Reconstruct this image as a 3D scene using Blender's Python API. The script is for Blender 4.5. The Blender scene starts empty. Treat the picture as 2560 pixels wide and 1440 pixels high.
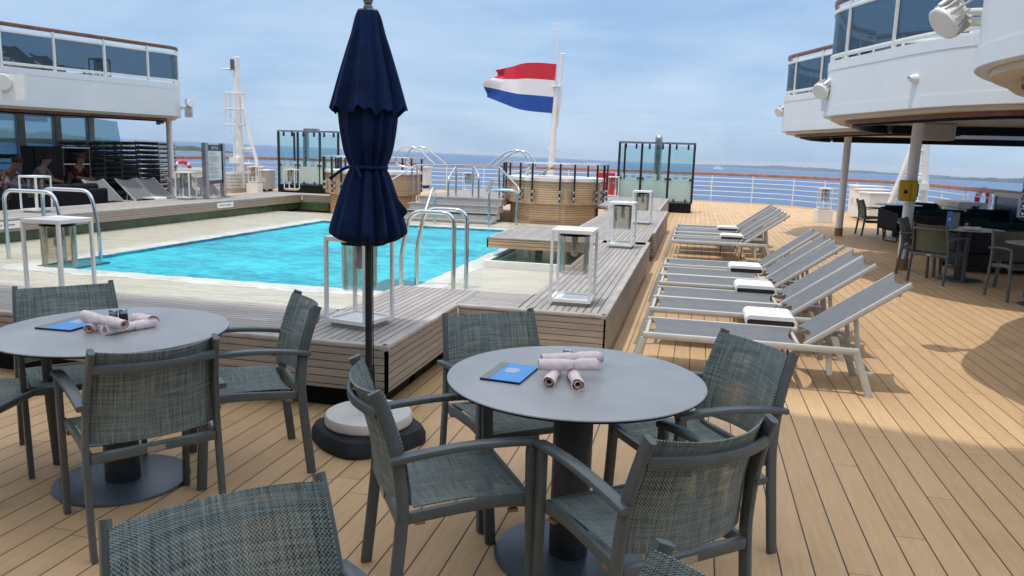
import bpy, bmesh, math, random
from mathutils import Vector, Matrix, Euler
random.seed(7)
sc = bpy.context.scene
COL = sc.collection
R = math.radians

# ------------------------------------------------------------------ camera
FPX, EYE = 1920.0, 1.6
PITCH, YAW, ROLL = math.atan(330/1920.0), R(13.15), 0.030
_f = Vector((-math.sin(YAW)*math.cos(PITCH), math.cos(YAW)*math.cos(PITCH), -math.sin(PITCH)))
_r0 = Vector((math.cos(YAW), math.sin(YAW), 0)); _u0 = _r0.cross(_f)
_r = math.cos(ROLL)*_r0 + math.sin(ROLL)*_u0
_u = -math.sin(ROLL)*_r0 + math.cos(ROLL)*_u0
CAM = Vector((0, 0, EYE))
cd = bpy.data.cameras.new('camera'); co = bpy.data.objects.new('camera', cd); COL.objects.link(co)
cd.sensor_width = 36.0; cd.lens = FPX/2560*36; cd.clip_start = .05; cd.clip_end = 120000
m = Matrix((( _r.x, _u.x, -_f.x, 0), (_r.y, _u.y, -_f.y, 0), (_r.z, _u.z, -_f.z, EYE), (0, 0, 0, 1)))
co.matrix_world = m; sc.camera = co
def ray(px, py): return _f*FPX + _r*(px-1280) - _u*(py-720)
def atY(px, py, Y):
    d = ray(px, py); return CAM + d*(Y/d.y)
def atX(px, py, X):
    d = ray(px, py); return CAM + d*(X/d.x)
def atZ(px, py, z=0.):
    d = ray(px, py); return CAM + d*((z-EYE)/d.z)

# ------------------------------------------------------------------ object helpers
def tag(o, label, cat, group=None):
    o['label'] = label; o['category'] = cat
    if group: o['group'] = group
    return o
def thing(name, loc, rotz, label, cat, group=None):
    o = bpy.data.objects.new(name, None); o.empty_display_size = .1; COL.objects.link(o)
    o.location = loc; o.rotation_euler = (0, 0, rotz)
    return tag(o, label, cat, group)
def children(o): return [c for c in bpy.data.objects if c.parent == o]
def dup(root, loc, rotz, label, group=None):
    kids = KIDS(root)
    r = root.copy(); COL.objects.link(r); r.location = loc; r.rotation_euler = (0, 0, rotz)
    r['label'] = label
    if group: r['group'] = group
    def rec(src, dst):
        for ch in KIDS(src):
            c = ch.copy(); COL.objects.link(c); c.parent = dst; KMAP.setdefault(dst.name, []).append(c)
            rec(ch, c)
    rec(root, r)
    return r
KMAP = {}
def KIDS(o): return list(KMAP.get(o.name, []))

SPLIT = {'side_boards','edge_board','glide_block','panel_frame','bracket','corner_trim','rung','clamp','outer_post','side_rails','cross_bars','lid_rib','white_band','support_bracket','brace','cross_tie','base','side_shell','spar'}
class MB:
    def __init__(s): s.v = []; s.f = []; s.uv = {}; s.fm = []; s.cm = 0; s.smooth = False; s.fs = []
    def face(s, idx, uv=None):
        s.f.append(tuple(idx)); s.fm.append(s.cm); s.fs.append(s.smooth)
        if uv: s.uv[len(s.f)-1] = uv
    def add(s, vs, fs):
        b = len(s.v); s.v += [tuple(p) for p in vs]
        for f in fs: s.face([b+i for i in f])
        return s
    def box(s, x0, x1, y0, y1, z0, z1, M=None):
        vs = [(x0,y0,z0),(x1,y0,z0),(x1,y1,z0),(x0,y1,z0),(x0,y0,z1),(x1,y0,z1),(x1,y1,z1),(x0,y1,z1)]
        if M: vs = [M @ Vector(p) for p in vs]
        return s.add(vs, [(3,2,1,0),(4,5,6,7),(0,1,5,4),(1,2,6,5),(2,3,7,6),(3,0,4,7)])
    def cbox(s, x0, x1, y0, y1, z0, z1, c=.006, M=None):   # chamfered box
        bm = bmesh.new()
        bmesh.ops.create_cube(bm, size=1)
        for v in bm.verts:
            v.co = Vector(((x0+x1)/2+v.co.x*(x1-x0), (y0+y1)/2+v.co.y*(y1-y0), (z0+z1)/2+v.co.z*(z1-z0)))
        bmesh.ops.bevel(bm, geom=bm.edges[:], offset=c, segments=2, affect='EDGES', profile=.5)
        bm.verts.index_update()
        vs = [(M @ v.co) if M else v.co.copy() for v in bm.verts]
        s.add(vs, [[v.index for v in f.verts] for f in bm.faces]); bm.free(); return s
    def sweep(s, pts, w, h, side, rnd=.3, close=False, cap=True, scales=None):
        # rounded-rectangle section swept along pts; side = reference width axis
        pts = [Vector(p) for p in pts]; side = Vector(side); n = len(pts)
        c = rnd*min(w, h); sec = []
        for sx, sy, a0 in ((1,1,0),(-1,1,90),(-1,-1,180),(1,-1,270)):
            for k in range(3):
                a = R(a0+45*k); sec.append((sx*(w/2-c)+c*math.cos(a), sy*(h/2-c)+c*math.sin(a)))
        ns = len(sec); b = len(s.v); sm = s.smooth; s.smooth = True
        for i, p in enumerate(pts):
            if close: t = (pts[(i+1) % n]-pts[i-1])
            else: t = pts[min(i+1, n-1)]-pts[max(i-1, 0)]
            t.normalize()
            x = side - t*side.dot(t)
            if x.length < 1e-4: x = t.orthogonal()
            x.normalize(); y = t.cross(x)
            k = 1.
            if 0 < i < n-1 and not close:
                d0 = (pts[i]-pts[i-1]).normalized(); d1 = (pts[i+1]-pts[i]).normalized()
                k = 1/max(.55, math.cos(d0.angle(d1)/2)) if d0.length and d1.length else 1
            sx_ = scales[i] if scales else 1.
            for (a, c2) in sec:
                s.v.append(tuple(p + x*a*sx_ + y*c2*k*sx_))
        for i in range(n if close else n-1):
            i2 = (i+1) % n
            for j in range(ns):
                j2 = (j+1) % ns
                s.face((b+i*ns+j, b+i*ns+j2, b+i2*ns+j2, b+i2*ns+j))
        if cap and not close:
            s.smooth = False
            s.face([b+j for j in range(ns)][::-1]); s.face([b+(n-1)*ns+j for j in range(ns)])
        s.smooth = sm; return s
    def tube(s, pts, r, n=10, close=False, rad=None):
        pts = [Vector(p) for p in pts]; N = len(pts); b = len(s.v); sm = s.smooth; s.smooth = True
        t0 = (pts[1]-pts[0]).normalized(); x = t0.orthogonal().normalized(); pt = t0
        for i, p in enumerate(pts):
            if close: t = pts[(i+1) % N]-pts[i-1]
            else: t = pts[min(i+1, N-1)]-pts[max(i-1, 0)]
            t.normalize()
            q = pt.rotation_difference(t); x = q @ x; pt = t
            x = (x - t*x.dot(t)).normalized(); y = t.cross(x)
            rr = rad[i] if rad else r
            for k in range(n):
                a = 2*math.pi*k/n; s.v.append(tuple(p + (x*math.cos(a)+y*math.sin(a))*rr))
        for i in range(N if close else N-1):
            i2 = (i+1) % N
            for k in range(n):
                k2 = (k+1) % n; s.face((b+i*n+k, b+i*n+k2, b+i2*n+k2, b+i2*n+k))
        if not close:
            s.smooth = False
            s.face([b+k for k in range(n)][::-1]); s.face([b+(N-1)*n+k for k in range(n)])
        s.smooth = sm; return s
    def lathe(s, prof, n=32, c=(0,0,0), smooth=True, M=None):
        b = len(s.v); sm = s.smooth; s.smooth = smooth
        for (r, z) in prof:
            for k in range(n):
                a = 2*math.pi*k/n; p = Vector((c[0]+r*math.cos(a), c[1]+r*math.sin(a), c[2]+z))
                s.v.append(tuple(M @ p if M else p))
        for i in range(len(prof)-1):
            for k in range(n):
                k2 = (k+1) % n; s.face((b+i*n+k, b+i*n+k2, b+(i+1)*n+k2, b+(i+1)*n+k))
        s.smooth = False
        if prof[0][0] > 1e-5: s.face([b+k for k in range(n)][::-1])
        if prof[-1][0] > 1e-5: s.face([b+(len(prof)-1)*n+k for k in range(n)])
        s.smooth = sm; return s
    def prism(s, poly, z0, z1, top=True, bot=True, smooth=False):
        n = len(poly); b = len(s.v)
        s.v += [(p[0], p[1], z0) for p in poly] + [(p[0], p[1], z1) for p in poly]
        sm = s.smooth; s.smooth = smooth
        for i in range(n):
            j = (i+1) % n; s.face((b+i, b+j, b+n+j, b+n+i))
        s.smooth = False
        if bot: s.face([b+i for i in range(n)][::-1])
        if top: s.face([b+n+i for i in range(n)])
        s.smooth = sm; return s
    def ring(s, outer, inner, z0, z1, smooth=False):
        n = len(outer); b = len(s.v)
        for poly, z in ((outer,z0),(inner,z0),(outer,z1),(inner,z1)): s.v += [(p[0],p[1],z) for p in poly]
        for i in range(n):
            j = (i+1) % n
            sm = s.smooth; s.smooth = smooth
            s.face((b+i, b+j, b+2*n+j, b+2*n+i)); s.face((b+n+j, b+n+i, b+3*n+i, b+3*n+j))
            s.smooth = sm
            s.face((b+j, b+i, b+n+i, b+n+j)); s.face((b+2*n+i, b+2*n+j, b+3*n+j, b+3*n+i))
        return s
    def sheet(s, fn, nu, nv, th=0.0, lu=1., lv=1., smooth=True):
        # fn(u,v)->Vector; two-sided thin solid with metre UVs
        b = len(s.v); sm = s.smooth; s.smooth = smooth
        P = [[Vector(fn(i/nu, j/nv)) for j in range(nv+1)] for i in range(nu+1)]
        def N(i, j):
            a = P[min(i+1,nu)][j]-P[max(i-1,0)][j]; c = P[i][min(j+1,nv)]-P[i][max(j-1,0)]
            return a.cross(c).normalized()
        layers = (0,) if th == 0 else (-.5, .5)
        for L in layers:
            for i in range(nu+1):
                for j in range(nv+1): s.v.append(tuple(P[i][j]+N(i,j)*th*L))
        W = nv+1; K = (nu+1)*W
        for li, L in enumerate(layers):
            for i in range(nu):
                for j in range(nv):
                    q = [b+li*K+i*W+j, b+li*K+(i+1)*W+j, b+li*K+(i+1)*W+j+1, b+li*K+i*W+j+1]
                    uv = [(i/nu*lu, j/nv*lv), ((i+1)/nu*lu, j/nv*lv), ((i+1)/nu*lu, (j+1)/nv*lv), (i/nu*lu, (j+1)/nv*lv)]
                    if li == 0 and th: q = q[::-1]; uv = uv[::-1]
                    s.face(q, uv)
        if th:
            edge = [(i,0) for i in range(nu)]+[(nu,j) for j in range(nv)]+[(i,nv) for i in range(nu,0,-1)]+[(0,j) for j in range(nv,0,-1)]
            for k in range(len(edge)):
                i,j = edge[k]; i2,j2 = edge[(k+1) % len(edge)]
                a, c = b+i*W+j, b+i2*W+j2
                s.face((a, c, c+K, a+K), [(i/nu*lu,j/nv*lv),(i2/nu*lu,j2/nv*lv),(i2/nu*lu,j2/nv*lv),(i/nu*lu,j/nv*lv)])
        s.smooth = sm; return s
    def pieces(s):
        par = list(range(len(s.v)))
        def find(a):
            while par[a] != a: par[a] = par[par[a]]; a = par[a]
            return a
        for f in s.f:
            r0 = find(f[0])
            for i in f[1:]: par[find(i)] = r0
        out = {}
        for k, f in enumerate(s.f): out.setdefault(find(f[0]), []).append(k)
        res = []
        for ks in out.values():
            m = MB(); mp = {}
            for k in ks:
                m.f.append(tuple(mp.setdefault(i, len(mp)) for i in s.f[k])); m.fm.append(s.fm[k]); m.fs.append(s.fs[k])
                if k in s.uv: m.uv[len(m.f)-1] = s.uv[k]
            m.v = [None]*len(mp)
            for i, j in mp.items(): m.v[j] = s.v[i]
            res.append(m)
        return res
    def build(s, name, mat, parent=None):
        if parent and name in SPLIT:
            os_ = [p.build_one(name, mat, parent) for p in s.pieces()]
            return os_[0]
        return s.build_one(name, mat, parent)
    def build_one(s, name, mat, parent=None):
        me = bpy.data.meshes.new(name); me.from_pydata(s.v, [], s.f)
        for mm in (mat if isinstance(mat, (list, tuple)) else [mat]): me.materials.append(mm)
        me.polygons.foreach_set('use_smooth', s.fs)
        me.polygons.foreach_set('material_index', s.fm)
        if s.uv:
            ul = me.uv_layers.new(name='UVMap')
            for fi, uv in s.uv.items():
                p = me.polygons[fi]
                for k, li in enumerate(p.loop_indices): ul.data[li].uv = uv[k]
        me.update()
        if any(s.fs): me.set_sharp_from_angle(angle=R(38))
        o = bpy.data.objects.new(name, me); COL.objects.link(o)
        if parent: o.parent = parent; KMAP.setdefault(parent.name, []).append(o)
        return o
def structure(o): o['kind'] = 'structure'; return o
def arc(c, r, a0, a1, n, ax=(1,0,0), ay=(0,0,1)):
    c = Vector(c); ax = Vector(ax); ay = Vector(ay)
    return [c + ax*r*math.cos(R(a0+(a1-a0)*i/n)) + ay*r*math.sin(R(a0+(a1-a0)*i/n)) for i in range(n+1)]
def fillet(pts, r, n=5):
    pts = [Vector(p) for p in pts]; out = [pts[0]]
    for i in range(1, len(pts)-1):
        a, b, c = pts[i-1], pts[i], pts[i+1]
        d0 = (a-b); d1 = (c-b); rr = min(r, d0.length*.48, d1.length*.48)
        p0 = b+d0.normalized()*rr; p1 = b+d1.normalized()*rr
        for k in range(n+1):
            t = k/n; out.append(p0*(1-t)**2 + b*2*t*(1-t) + p1*t*t)
    out.append(pts[-1]); return out
def spline(pts, n=8):
    pts = [Vector(p) for p in pts]; P = [pts[0]*2-pts[1]]+pts+[pts[-1]*2-pts[-2]]; out = []
    for i in range(1, len(P)-2):
        for k in range(n):
            t = k/n; a,b,c,d = P[i-1],P[i],P[i+1],P[i+2]
            out.append(.5*((2*b)+(c-a)*t+(2*a-5*b+4*c-d)*t*t+(3*b-a-3*c+d)*t**3))
    out.append(pts[-1]); return out
def text_mesh(name, body, size, mat, parent, loc, rot, extr=.001, align='CENTER'):
    cu = bpy.data.curves.new(name, 'FONT'); cu.body = body; cu.size = size; cu.extrude = extr
    cu.align_x = align; cu.align_y = 'CENTER'
    t = bpy.data.objects.new(name+'_tmp', cu); COL.objects.link(t)
    dg = bpy.context.evaluated_depsgraph_get()
    me = bpy.data.meshes.new_from_object(t.evaluated_get(dg)); me.name = name
    bpy.data.objects.remove(t)
    me.materials.clear(); me.materials.append(mat)
    o = bpy.data.objects.new(name, me); COL.objects.link(o)
    o.location = loc; o.rotation_euler = rot
    if parent: o.parent = parent; KMAP.setdefault(parent.name, []).append(o)
    return o

# ------------------------------------------------------------------ materials
def newmat(name):
    mt = bpy.data.materials.new(name); mt.use_nodes = True
    nt = mt.node_tree; b = nt.nodes['Principled BSDF']
    return mt, nt, b
class G:   # tiny node-graph helper
    def __init__(s, nt): s.nt = nt
    def n(s, t, **kw):
        o = s.nt.nodes.new(t)
        for k, v in kw.items():
            if k.startswith('_'): setattr(o, k[1:], v)
        return o
    def link(s, a, b): s.nt.links.new(a, b)
    def val(s, sock, x):
        if hasattr(x, 'is_linked') or hasattr(x, 'links'): s.link(x, sock)
        else: sock.default_value = x
    def math(s, op, a, b=0., c=0.):
        o = s.n('ShaderNodeMath'); o.operation = op
        s.val(o.inputs[0], a); s.val(o.inputs[1], b); s.val(o.inputs[2], c); return o.outputs[0]
    def mix(s, f, a, b):
        o = s.n('ShaderNodeMix'); o.data_type = 'RGBA'; s.val(o.inputs[0], f)
        for sk, x in ((o.inputs[6], a), (o.inputs[7], b)):
            if isinstance(x, (tuple, list)): sk.default_value = (*x[:3], 1)
            else: s.link(x, sk)
        return o.outputs[2]
    def noise(s, vec=None, scale=5., detail=4., rough=.55, dist=0.):
        o = s.n('ShaderNodeTexNoise'); o.inputs['Scale'].default_value = scale; o.inputs['Detail'].default_value = detail
        o.inputs['Roughness'].default_value = rough; o.inputs['Distortion'].default_value = dist
        if vec is not None: s.link(vec, o.inputs['Vector'])
        return o.outputs[0]
    def coord(s, kind='Object'): return s.n('ShaderNodeTexCoord').outputs[kind]
    def mapv(s, vec, sc=(1,1,1), loc=(0,0,0), rot=(0,0,0)):
        o = s.n('ShaderNodeMapping'); s.link(vec, o.inputs[0]); o.inputs['Scale'].default_value = sc
        o.inputs['Location'].default_value = loc; o.inputs['Rotation'].default_value = rot; return o.outputs[0]
    def sep(s, vec):
        o = s.n('ShaderNodeSeparateXYZ'); s.link(vec, o.inputs[0]); return o.outputs
    def ramp(s, f, lo, hi):
        o = s.n('ShaderNodeMapRange'); s.val(o.inputs[0], f); o.inputs[1].default_value = lo; o.inputs[2].default_value = hi
        return o.outputs[0]
    def bump(s, h, strength=.2, dist=.01):
        o = s.n('ShaderNodeBump'); o.inputs['Strength'].default_value = strength; o.inputs['Distance'].default_value = dist
        s.link(h, o.inputs['Height']); return o.outputs[0]
def basic(name, col, rough=.5, metal=0., var=.12, scale=6., bump=.0, spec=.5, bscale=60.):
    mt, nt, b = newmat(name); g = G(nt)
    b.inputs['Roughness'].default_value = rough; b.inputs['Metallic'].default_value = metal
    b.inputs['Specular IOR Level'].default_value = spec
    nz = g.noise(g.coord(), scale, 5.)
    c2 = tuple(max(0, x*(1-var*1.6)) for x in col); c1 = tuple(min(1, x*(1+var*.6)) for x in col)
    g.link(g.mix(g.ramp(nz, .3, .7), c2, c1), b.inputs['Base Color'])
    rr = g.math('MULTIPLY_ADD', nz, .18, rough-.09); g.link(rr, b.inputs['Roughness'])
    if bump: g.link(g.bump(g.noise(g.coord(), bscale, 3.), bump, .004), b.inputs['Normal'])
    return mt
def plank_mat(name, axis, w, cap, c1, c2, caulk=(.012,.012,.014), off=0., butt=0., rough=.65, use='Object', stain=.25, grain=60., jcol=None):
    """planks: 'axis' is the coordinate across the boards; cap = caulk fraction"""
    mt, nt, b = newmat(name); g = G(nt)
    P = g.coord(use); X = g.sep(P); a = X['XYZ'.index(axis)]
    along = {'X':'Y','Y':'X','Z':'X'}[axis]; l = X['XYZ'.index(along)]
    if axis == 'Z': l = g.math('ADD', X[0], X[1])
    t = g.math('DIVIDE', g.math('ADD', a, off), w)
    idx = g.math('FLOOR', t); fr = g.math('SUBTRACT', t, idx)
    d = g.math('MINIMUM', fr, g.math('SUBTRACT', 1., fr))
    seam = g.math('LESS_THAN', d, cap/2)
    wn = g.n('ShaderNodeTexWhiteNoise'); wn.noise_dimensions = '1D'; g.link(idx, wn.inputs['W']); h = wn.outputs['Value']
    tone = h
    if butt:
        t2 = g.math('ADD', g.math('DIVIDE', l, butt), g.math('MULTIPLY', h, 7.31)); i2 = g.math('FLOOR', t2)
        f2 = g.math('SUBTRACT', t2, i2); s2 = g.math('LESS_THAN', f2, .005/butt)
        seam2 = s2
        wn2 = g.n('ShaderNodeTexWhiteNoise'); wn2.noise_dimensions = '2D'
        cb = g.n('ShaderNodeCombineXYZ'); g.link(idx, cb.inputs[0]); g.link(i2, cb.inputs[1]); g.link(cb.outputs[0], wn2.inputs['Vector'])
        tone = wn2.outputs['Value']
    sc = {'X':(grain,3,grain),'Y':(3,grain,grain),'Z':(4,4,grain)}[axis]
    gr = g.noise(g.mapv(P, sc), 1., 4., .6)
    big = g.noise(P, .9, 5., .6)
    f = g.math('ADD', g.math('MULTIPLY', tone, .45), g.math('MULTIPLY', g.ramp(gr, .3, .7), .55))
    col = g.mix(f, c1, c2)
    col = g.mix(g.math('MULTIPLY', g.ramp(big, .52, .75), stain), col, tuple(x*.55 for x in c1))
    if butt: col = g.mix(g.math('MULTIPLY', seam2, .75), col, jcol or tuple(x*.35 for x in c1))
    col = g.mix(seam, col, caulk)
    g.link(col, b.inputs['Base Color'])
    b.inputs['Specular IOR Level'].default_value = .3
    g.link(g.math('MULTIPLY_ADD', big, .25, rough-.12), b.inputs['Roughness'])
    hgt = g.math('SUBTRACT', g.math('MULTIPLY', gr, .15), seam)
    g.link(g.bump(hgt, .35, .003), b.inputs['Normal'])
    return mt
def glass_mat(name, tint, gloss=.25, alpha=.8, rough=.02, fres=True, body=None):
    """see-through pane: tinted transparency plus a clear reflection (Fresnel)"""
    mt = bpy.data.materials.new(name); mt.use_nodes = True; nt = mt.node_tree; nt.nodes.clear(); g = G(nt)
    out = g.n('ShaderNodeOutputMaterial'); tr = g.n('ShaderNodeBsdfTransparent'); tr.inputs[0].default_value = (*tint, 1)
    gl = g.n('ShaderNodeBsdfGlossy'); gl.inputs['Roughness'].default_value = rough; gl.inputs[0].default_value = (.9,.95,.95,1)
    fr = g.n('ShaderNodeFresnel'); fr.inputs[0].default_value = 1.5
    mx = g.n('ShaderNodeMixShader'); g.link(g.math('MULTIPLY', fr.outputs[0], gloss*4), mx.inputs[0])
    base = tr.outputs[0]
    if body:
        df = g.n('ShaderNodeBsdfDiffuse'); df.inputs[0].default_value = (*body, 1)
        m2 = g.n('ShaderNodeMixShader'); m2.inputs[0].default_value = 1-alpha
        g.link(tr.outputs[0], m2.inputs[1]); g.link(df.outputs[0], m2.inputs[2]); base = m2.outputs[0]
    g.link(base, mx.inputs[1]); g.link(gl.outputs[0], mx.inputs[2]); g.link(mx.outputs[0], out.inputs[0])
    return mt
def sling_mat(name, light, dark, pitch, hole, rough=.6, streak=.35):
    mt = bpy.data.materials.new(name); mt.use_nodes = True; nt = mt.node_tree; g = G(nt)
    b = nt.nodes['Principled BSDF']; out = nt.nodes['Material Output']
    UV = g.coord('UV'); X = g.sep(UV)
    u = g.math('DIVIDE', X[0], pitch); v = g.math('DIVIDE', X[1], pitch)
    iu = g.math('FLOOR', u); iv = g.math('FLOOR', v)
    fu = g.math('SUBTRACT', u, iu); fv = g.math('SUBTRACT', v, iv)
    par = g.math('MODULO', g.math('ABSOLUTE', g.math('ADD', iu, iv)), 2.)
    ou = g.math('ABSOLUTE', g.math('SUBTRACT', fu, .5)); ov = g.math('ABSOLUTE', g.math('SUBTRACT', fv, .5))
    ends = g.math('MULTIPLY', g.math('GREATER_THAN', ou, .24), g.math('GREATER_THAN', ov, .22))
    eu = g.math('MINIMUM', X[0], g.math('SUBTRACT', .45, X[0])); ev = g.math('MINIMUM', X[1], g.math('SUBTRACT', .395, X[1]))
    inner = g.math('MULTIPLY', g.math('GREATER_THAN', eu, .034), g.math('GREATER_THAN', ev, .030))
    ends = g.math('MULTIPLY', ends, g.math('MULTIPLY_ADD', inner, .92, .08))
    s1 = g.math('ADD', g.math('MULTIPLY', g.noise(g.mapv(UV, (6, 230, 1)), 1., 2., .6), .5), g.math('MULTIPLY', g.noise(g.mapv(UV, (5, 140, 1)), 1., 2., .6), .5)); s2 = g.math('ADD', g.math('MULTIPLY', g.noise(g.mapv(UV, (230, 6, 1)), 1., 2., .6), .5), g.math('MULTIPLY', g.noise(g.mapv(UV, (140, 5, 1)), 1., 2., .6), .5))
    st = g.math('SUBTRACT', g.math('ADD', s1, s2), 1.)
    shade = g.math('SUBTRACT', 1., g.math('MULTIPLY', g.math('MULTIPLY', ou, ou), 1.6))
    f = g.math('ADD', g.math('MULTIPLY', par, .42), g.math('ADD', g.math('MULTIPLY', st, 1.35), g.math('MULTIPLY_ADD', inner, .07, .13)))
    cl = g.n('ShaderNodeClamp'); g.link(f, cl.inputs[0])
    col = g.mix(cl.outputs[0], dark, light)
    g.link(col, b.inputs['Base Color']); b.inputs['Roughness'].default_value = rough
    b.inputs['Specular IOR Level'].default_value = .3
    g.link(g.bump(g.math('MULTIPLY', g.math('ADD', par, 0.), shade), .3, .0015), b.inputs['Normal'])
    tr = g.n('ShaderNodeBsdfTransparent'); mx = g.n('ShaderNodeMixShader')
    g.link(g.math('MULTIPLY', ends, hole), mx.inputs[0]); g.link(b.outputs[0], mx.inputs[1]); g.link(tr.outputs[0], mx.inputs[2])
    g.link(mx.outputs[0], out.inputs[0])
    return mt
M = {}
M['frame'] = basic('anthracite_powder_coat', (.092,.110,.117), .38, 0., .1, 14., .05)
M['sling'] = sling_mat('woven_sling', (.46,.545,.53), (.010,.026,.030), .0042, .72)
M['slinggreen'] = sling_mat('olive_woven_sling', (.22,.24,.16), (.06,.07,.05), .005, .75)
M['tabletop'] = basic('grey_ceramic_top', (.355,.358,.372), .36, 0., .16, 2.6, .03)
M['tablebase'] = basic('slate_blue_steel', (.085,.115,.15), .36, .2, .15, 5.)
M['pedestal'] = basic('dark_slate_steel', (.035,.048,.062), .42, .1, .12, 7.)
M['navy'] = basic('navy_canvas', (.006,.020,.078), .8, 0., .30, 7., .35, .15, 160.)
M['pole'] = basic('dark_pole', (.03,.032,.035), .45, .2, .2, 20.)
M['white'] = basic('white_paint', (.80,.80,.79), .42, 0., .05, 3.)
M['whitepl'] = basic('white_stone', (.62,.61,.60), .6, 0., .07, 6., .1)
M['fascia'] = basic('white_ship_paint', (.74,.76,.79), .38, 0., .05, .7)
M['cream'] = basic('cream_ceiling', (.62,.56,.46), .5, 0., .06, 1.5)
M['varnish'] = basic('varnished_wood', (.20,.092,.055), .35, 0., .25, 5.)
M['railwood'] = basic('rail_wood', (.43,.19,.11), .45, 0., .2, 4.)
M['steel'] = basic('stainless_steel', (.62,.64,.66), .16, 1., .06, 9.)
M['steeld'] = basic('brushed_steel', (.42,.44,.46), .28, 1., .1, 9.)
M['black'] = basic('black_paint', (.009,.010,.013), .5, 0., .1, 6., spec=.15)
M['blackframe'] = basic('dark_bronze_frame', (.035,.042,.05), .3, .5, .1, 6.)
M['rubber'] = basic('dark_rubber', (.028,.034,.042), .75, 0., .25, 9., .3, .3, 40.)
M['loungeframe'] = basic('light_grey_metal', (.50,.49,.465), .4, .0, .05, 6.)
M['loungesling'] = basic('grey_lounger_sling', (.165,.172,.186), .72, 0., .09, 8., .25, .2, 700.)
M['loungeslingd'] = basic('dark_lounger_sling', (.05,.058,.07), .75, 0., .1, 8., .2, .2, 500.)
M['darkframe'] = basic('dark_grey_metal', (.10,.105,.11), .45, 0., .1, 9.)
M['teal'] = basic('teal_cushion', (.006,.030,.038), .85, 0., .2, 7., .2, .1, 150.)
M['wicker'] = basic('dark_wicker', (.030,.032,.037), .7, 0., .25, 60., .5, .15, 140.)
M['napkin'] = basic('pale_napkin_linen', (.80,.69,.70), .85, 0., .06, 18., .45, .1, 60.)
M['napkinp'] = basic('pink_napkin_linen', (.78,.50,.43), .85, 0., .1, 18., .4, .1, 90.)
M['blue'] = basic('blue_cover', (.06,.30,.72), .35, 0., .04, 9.)
M['greycover'] = basic('grey_cover', (.22,.23,.22), .5, 0., .08, 20.)
M['navyedge'] = basic('navy_edge', (.006,.012,.035), .5)
M['red'] = basic('red_paint', (.62,.025,.04), .4, 0., .06, 3.)
M['yellow'] = basic('yellow_plastic', (.50,.34,.01), .38, 0., .12, 8.)
M['signnavy'] = basic('sign_navy', (.008,.022,.04), .35)
M['signpale'] = basic('sign_pale', (.60,.67,.70), .45, 0., .03)
M['textgrey'] = basic('text_grey', (.20,.25,.28), .6)
M['orangewood'] = basic('glide_wood', (.32,.15,.05), .6)
M['greybox'] = basic('light_grey_box', (.50,.47,.43), .5, 0., .08, 4.)
M['smoke'] = glass_mat('smoked_glass', (.50,.47,.40), .3, .85, body=(.18,.16,.12))
M['smoked'] = glass_mat('smoked_lantern_glass', (.90,.89,.86), .16, .96, body=(.36,.35,.31))
M['pane'] = glass_mat('clear_green_glass', (.80,.93,.92), .12)
M['frost'] = glass_mat('frosted_glass', (.78,.9,.86), .08, .35, body=(.62,.76,.70))
M['tint'] = glass_mat('tinted_blue_glass', (.38,.45,.51), .15, .93, body=(.14,.17,.20))
M['screen'] = glass_mat('windbreak_glass', (.62,.74,.80), .16, .95, body=(.06,.1,.12))
M['greentile'] = basic('green_glass_tile', (.055,.10,.055), .12, 0., .4, 1.1)
M['teakX'] = plank_mat('grey_teak_across', 'Y', .055, .135, (.25,.225,.21), (.44,.415,.40), butt=2.2)
M['teakY'] = plank_mat('grey_teak_along', 'X', .055, .135, (.25,.225,.21), (.44,.415,.40), butt=2.2)
M['teakZ'] = plank_mat('grey_teak_side', 'Z', .0485, .10, (.27,.225,.185), (.43,.37,.31), off=.0105+.0485*20)
M['teakZo'] = plank_mat('oiled_teak_side', 'Z', .052, .12, (.50,.31,.175), (.74,.52,.34), off=.022+.052*20)
M['nosing'] = basic('grey_teak_nosing', (.42,.39,.36), .65, 0., .18, 5., .2)
M['deck'] = plank_mat('deck_boards', 'X', .1297, .05, (.49,.318,.167), (.635,.425,.242), caulk=(.055,.042,.045), off=-.563+.1297*300, butt=2.6, rough=.6, stain=.32, grain=38.)
M['deckedge'] = basic('tan_margin_board', (.46,.27,.11), .55, 0., .12, 2.)
mt, nt, b = newmat('white_ship_plate'); g = G(nt); P = g.coord()
st_ = g.noise(g.mapv(P, (7., 7., .35)), 1., 4., .6); bg_ = g.noise(P, .8, 4.)
rs = g.math('MULTIPLY', g.ramp(st_, .60, .80), .35)
c_ = g.mix(g.ramp(bg_, .3, .7), (.70,.725,.76), (.77,.79,.815)); c_ = g.mix(rs, c_, (.60,.57,.53))
g.link(c_, b.inputs['Base Color']); b.inputs['Roughness'].default_value = .36
g.link(g.bump(bg_, .12, .03), b.inputs['Normal']); M['fascia'] = mt
M['stone'] = None
SUNSTR, SKYSTR, EXPO = 2.1, .13, 0.12
SKYCLOUD, SKYCLOUDCOL = .62, (4.9, 5.9, 7.1)
SKYBLUE = (2.35, 3.85, 6.1)
FILL_VEIL = (10.5, 10.8, 11.2)
# ------------------------------------------------------------------ world, sun
w = bpy.data.worlds.new('World'); sc.world = w; w.use_nodes = True
nt = w.node_tree; nt.nodes.clear(); g = G(nt)
SUN = Vector((.143, .208, -1.0)).normalized()           # direction the light travels
el = math.asin(-SUN.z); to = -SUN
sky = g.n('ShaderNodeTexSky'); sky.sky_type = 'NISHITA'; sky.sun_disc = False
sky.sun_elevation = el; sky.sun_rotation = math.atan2(to.x, to.y)
sky.air_density = 1.0; sky.dust_density = 1.2; sky.ozone_density = 1.5
gen = g.coord('Generated'); X = g.sep(gen)
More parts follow.
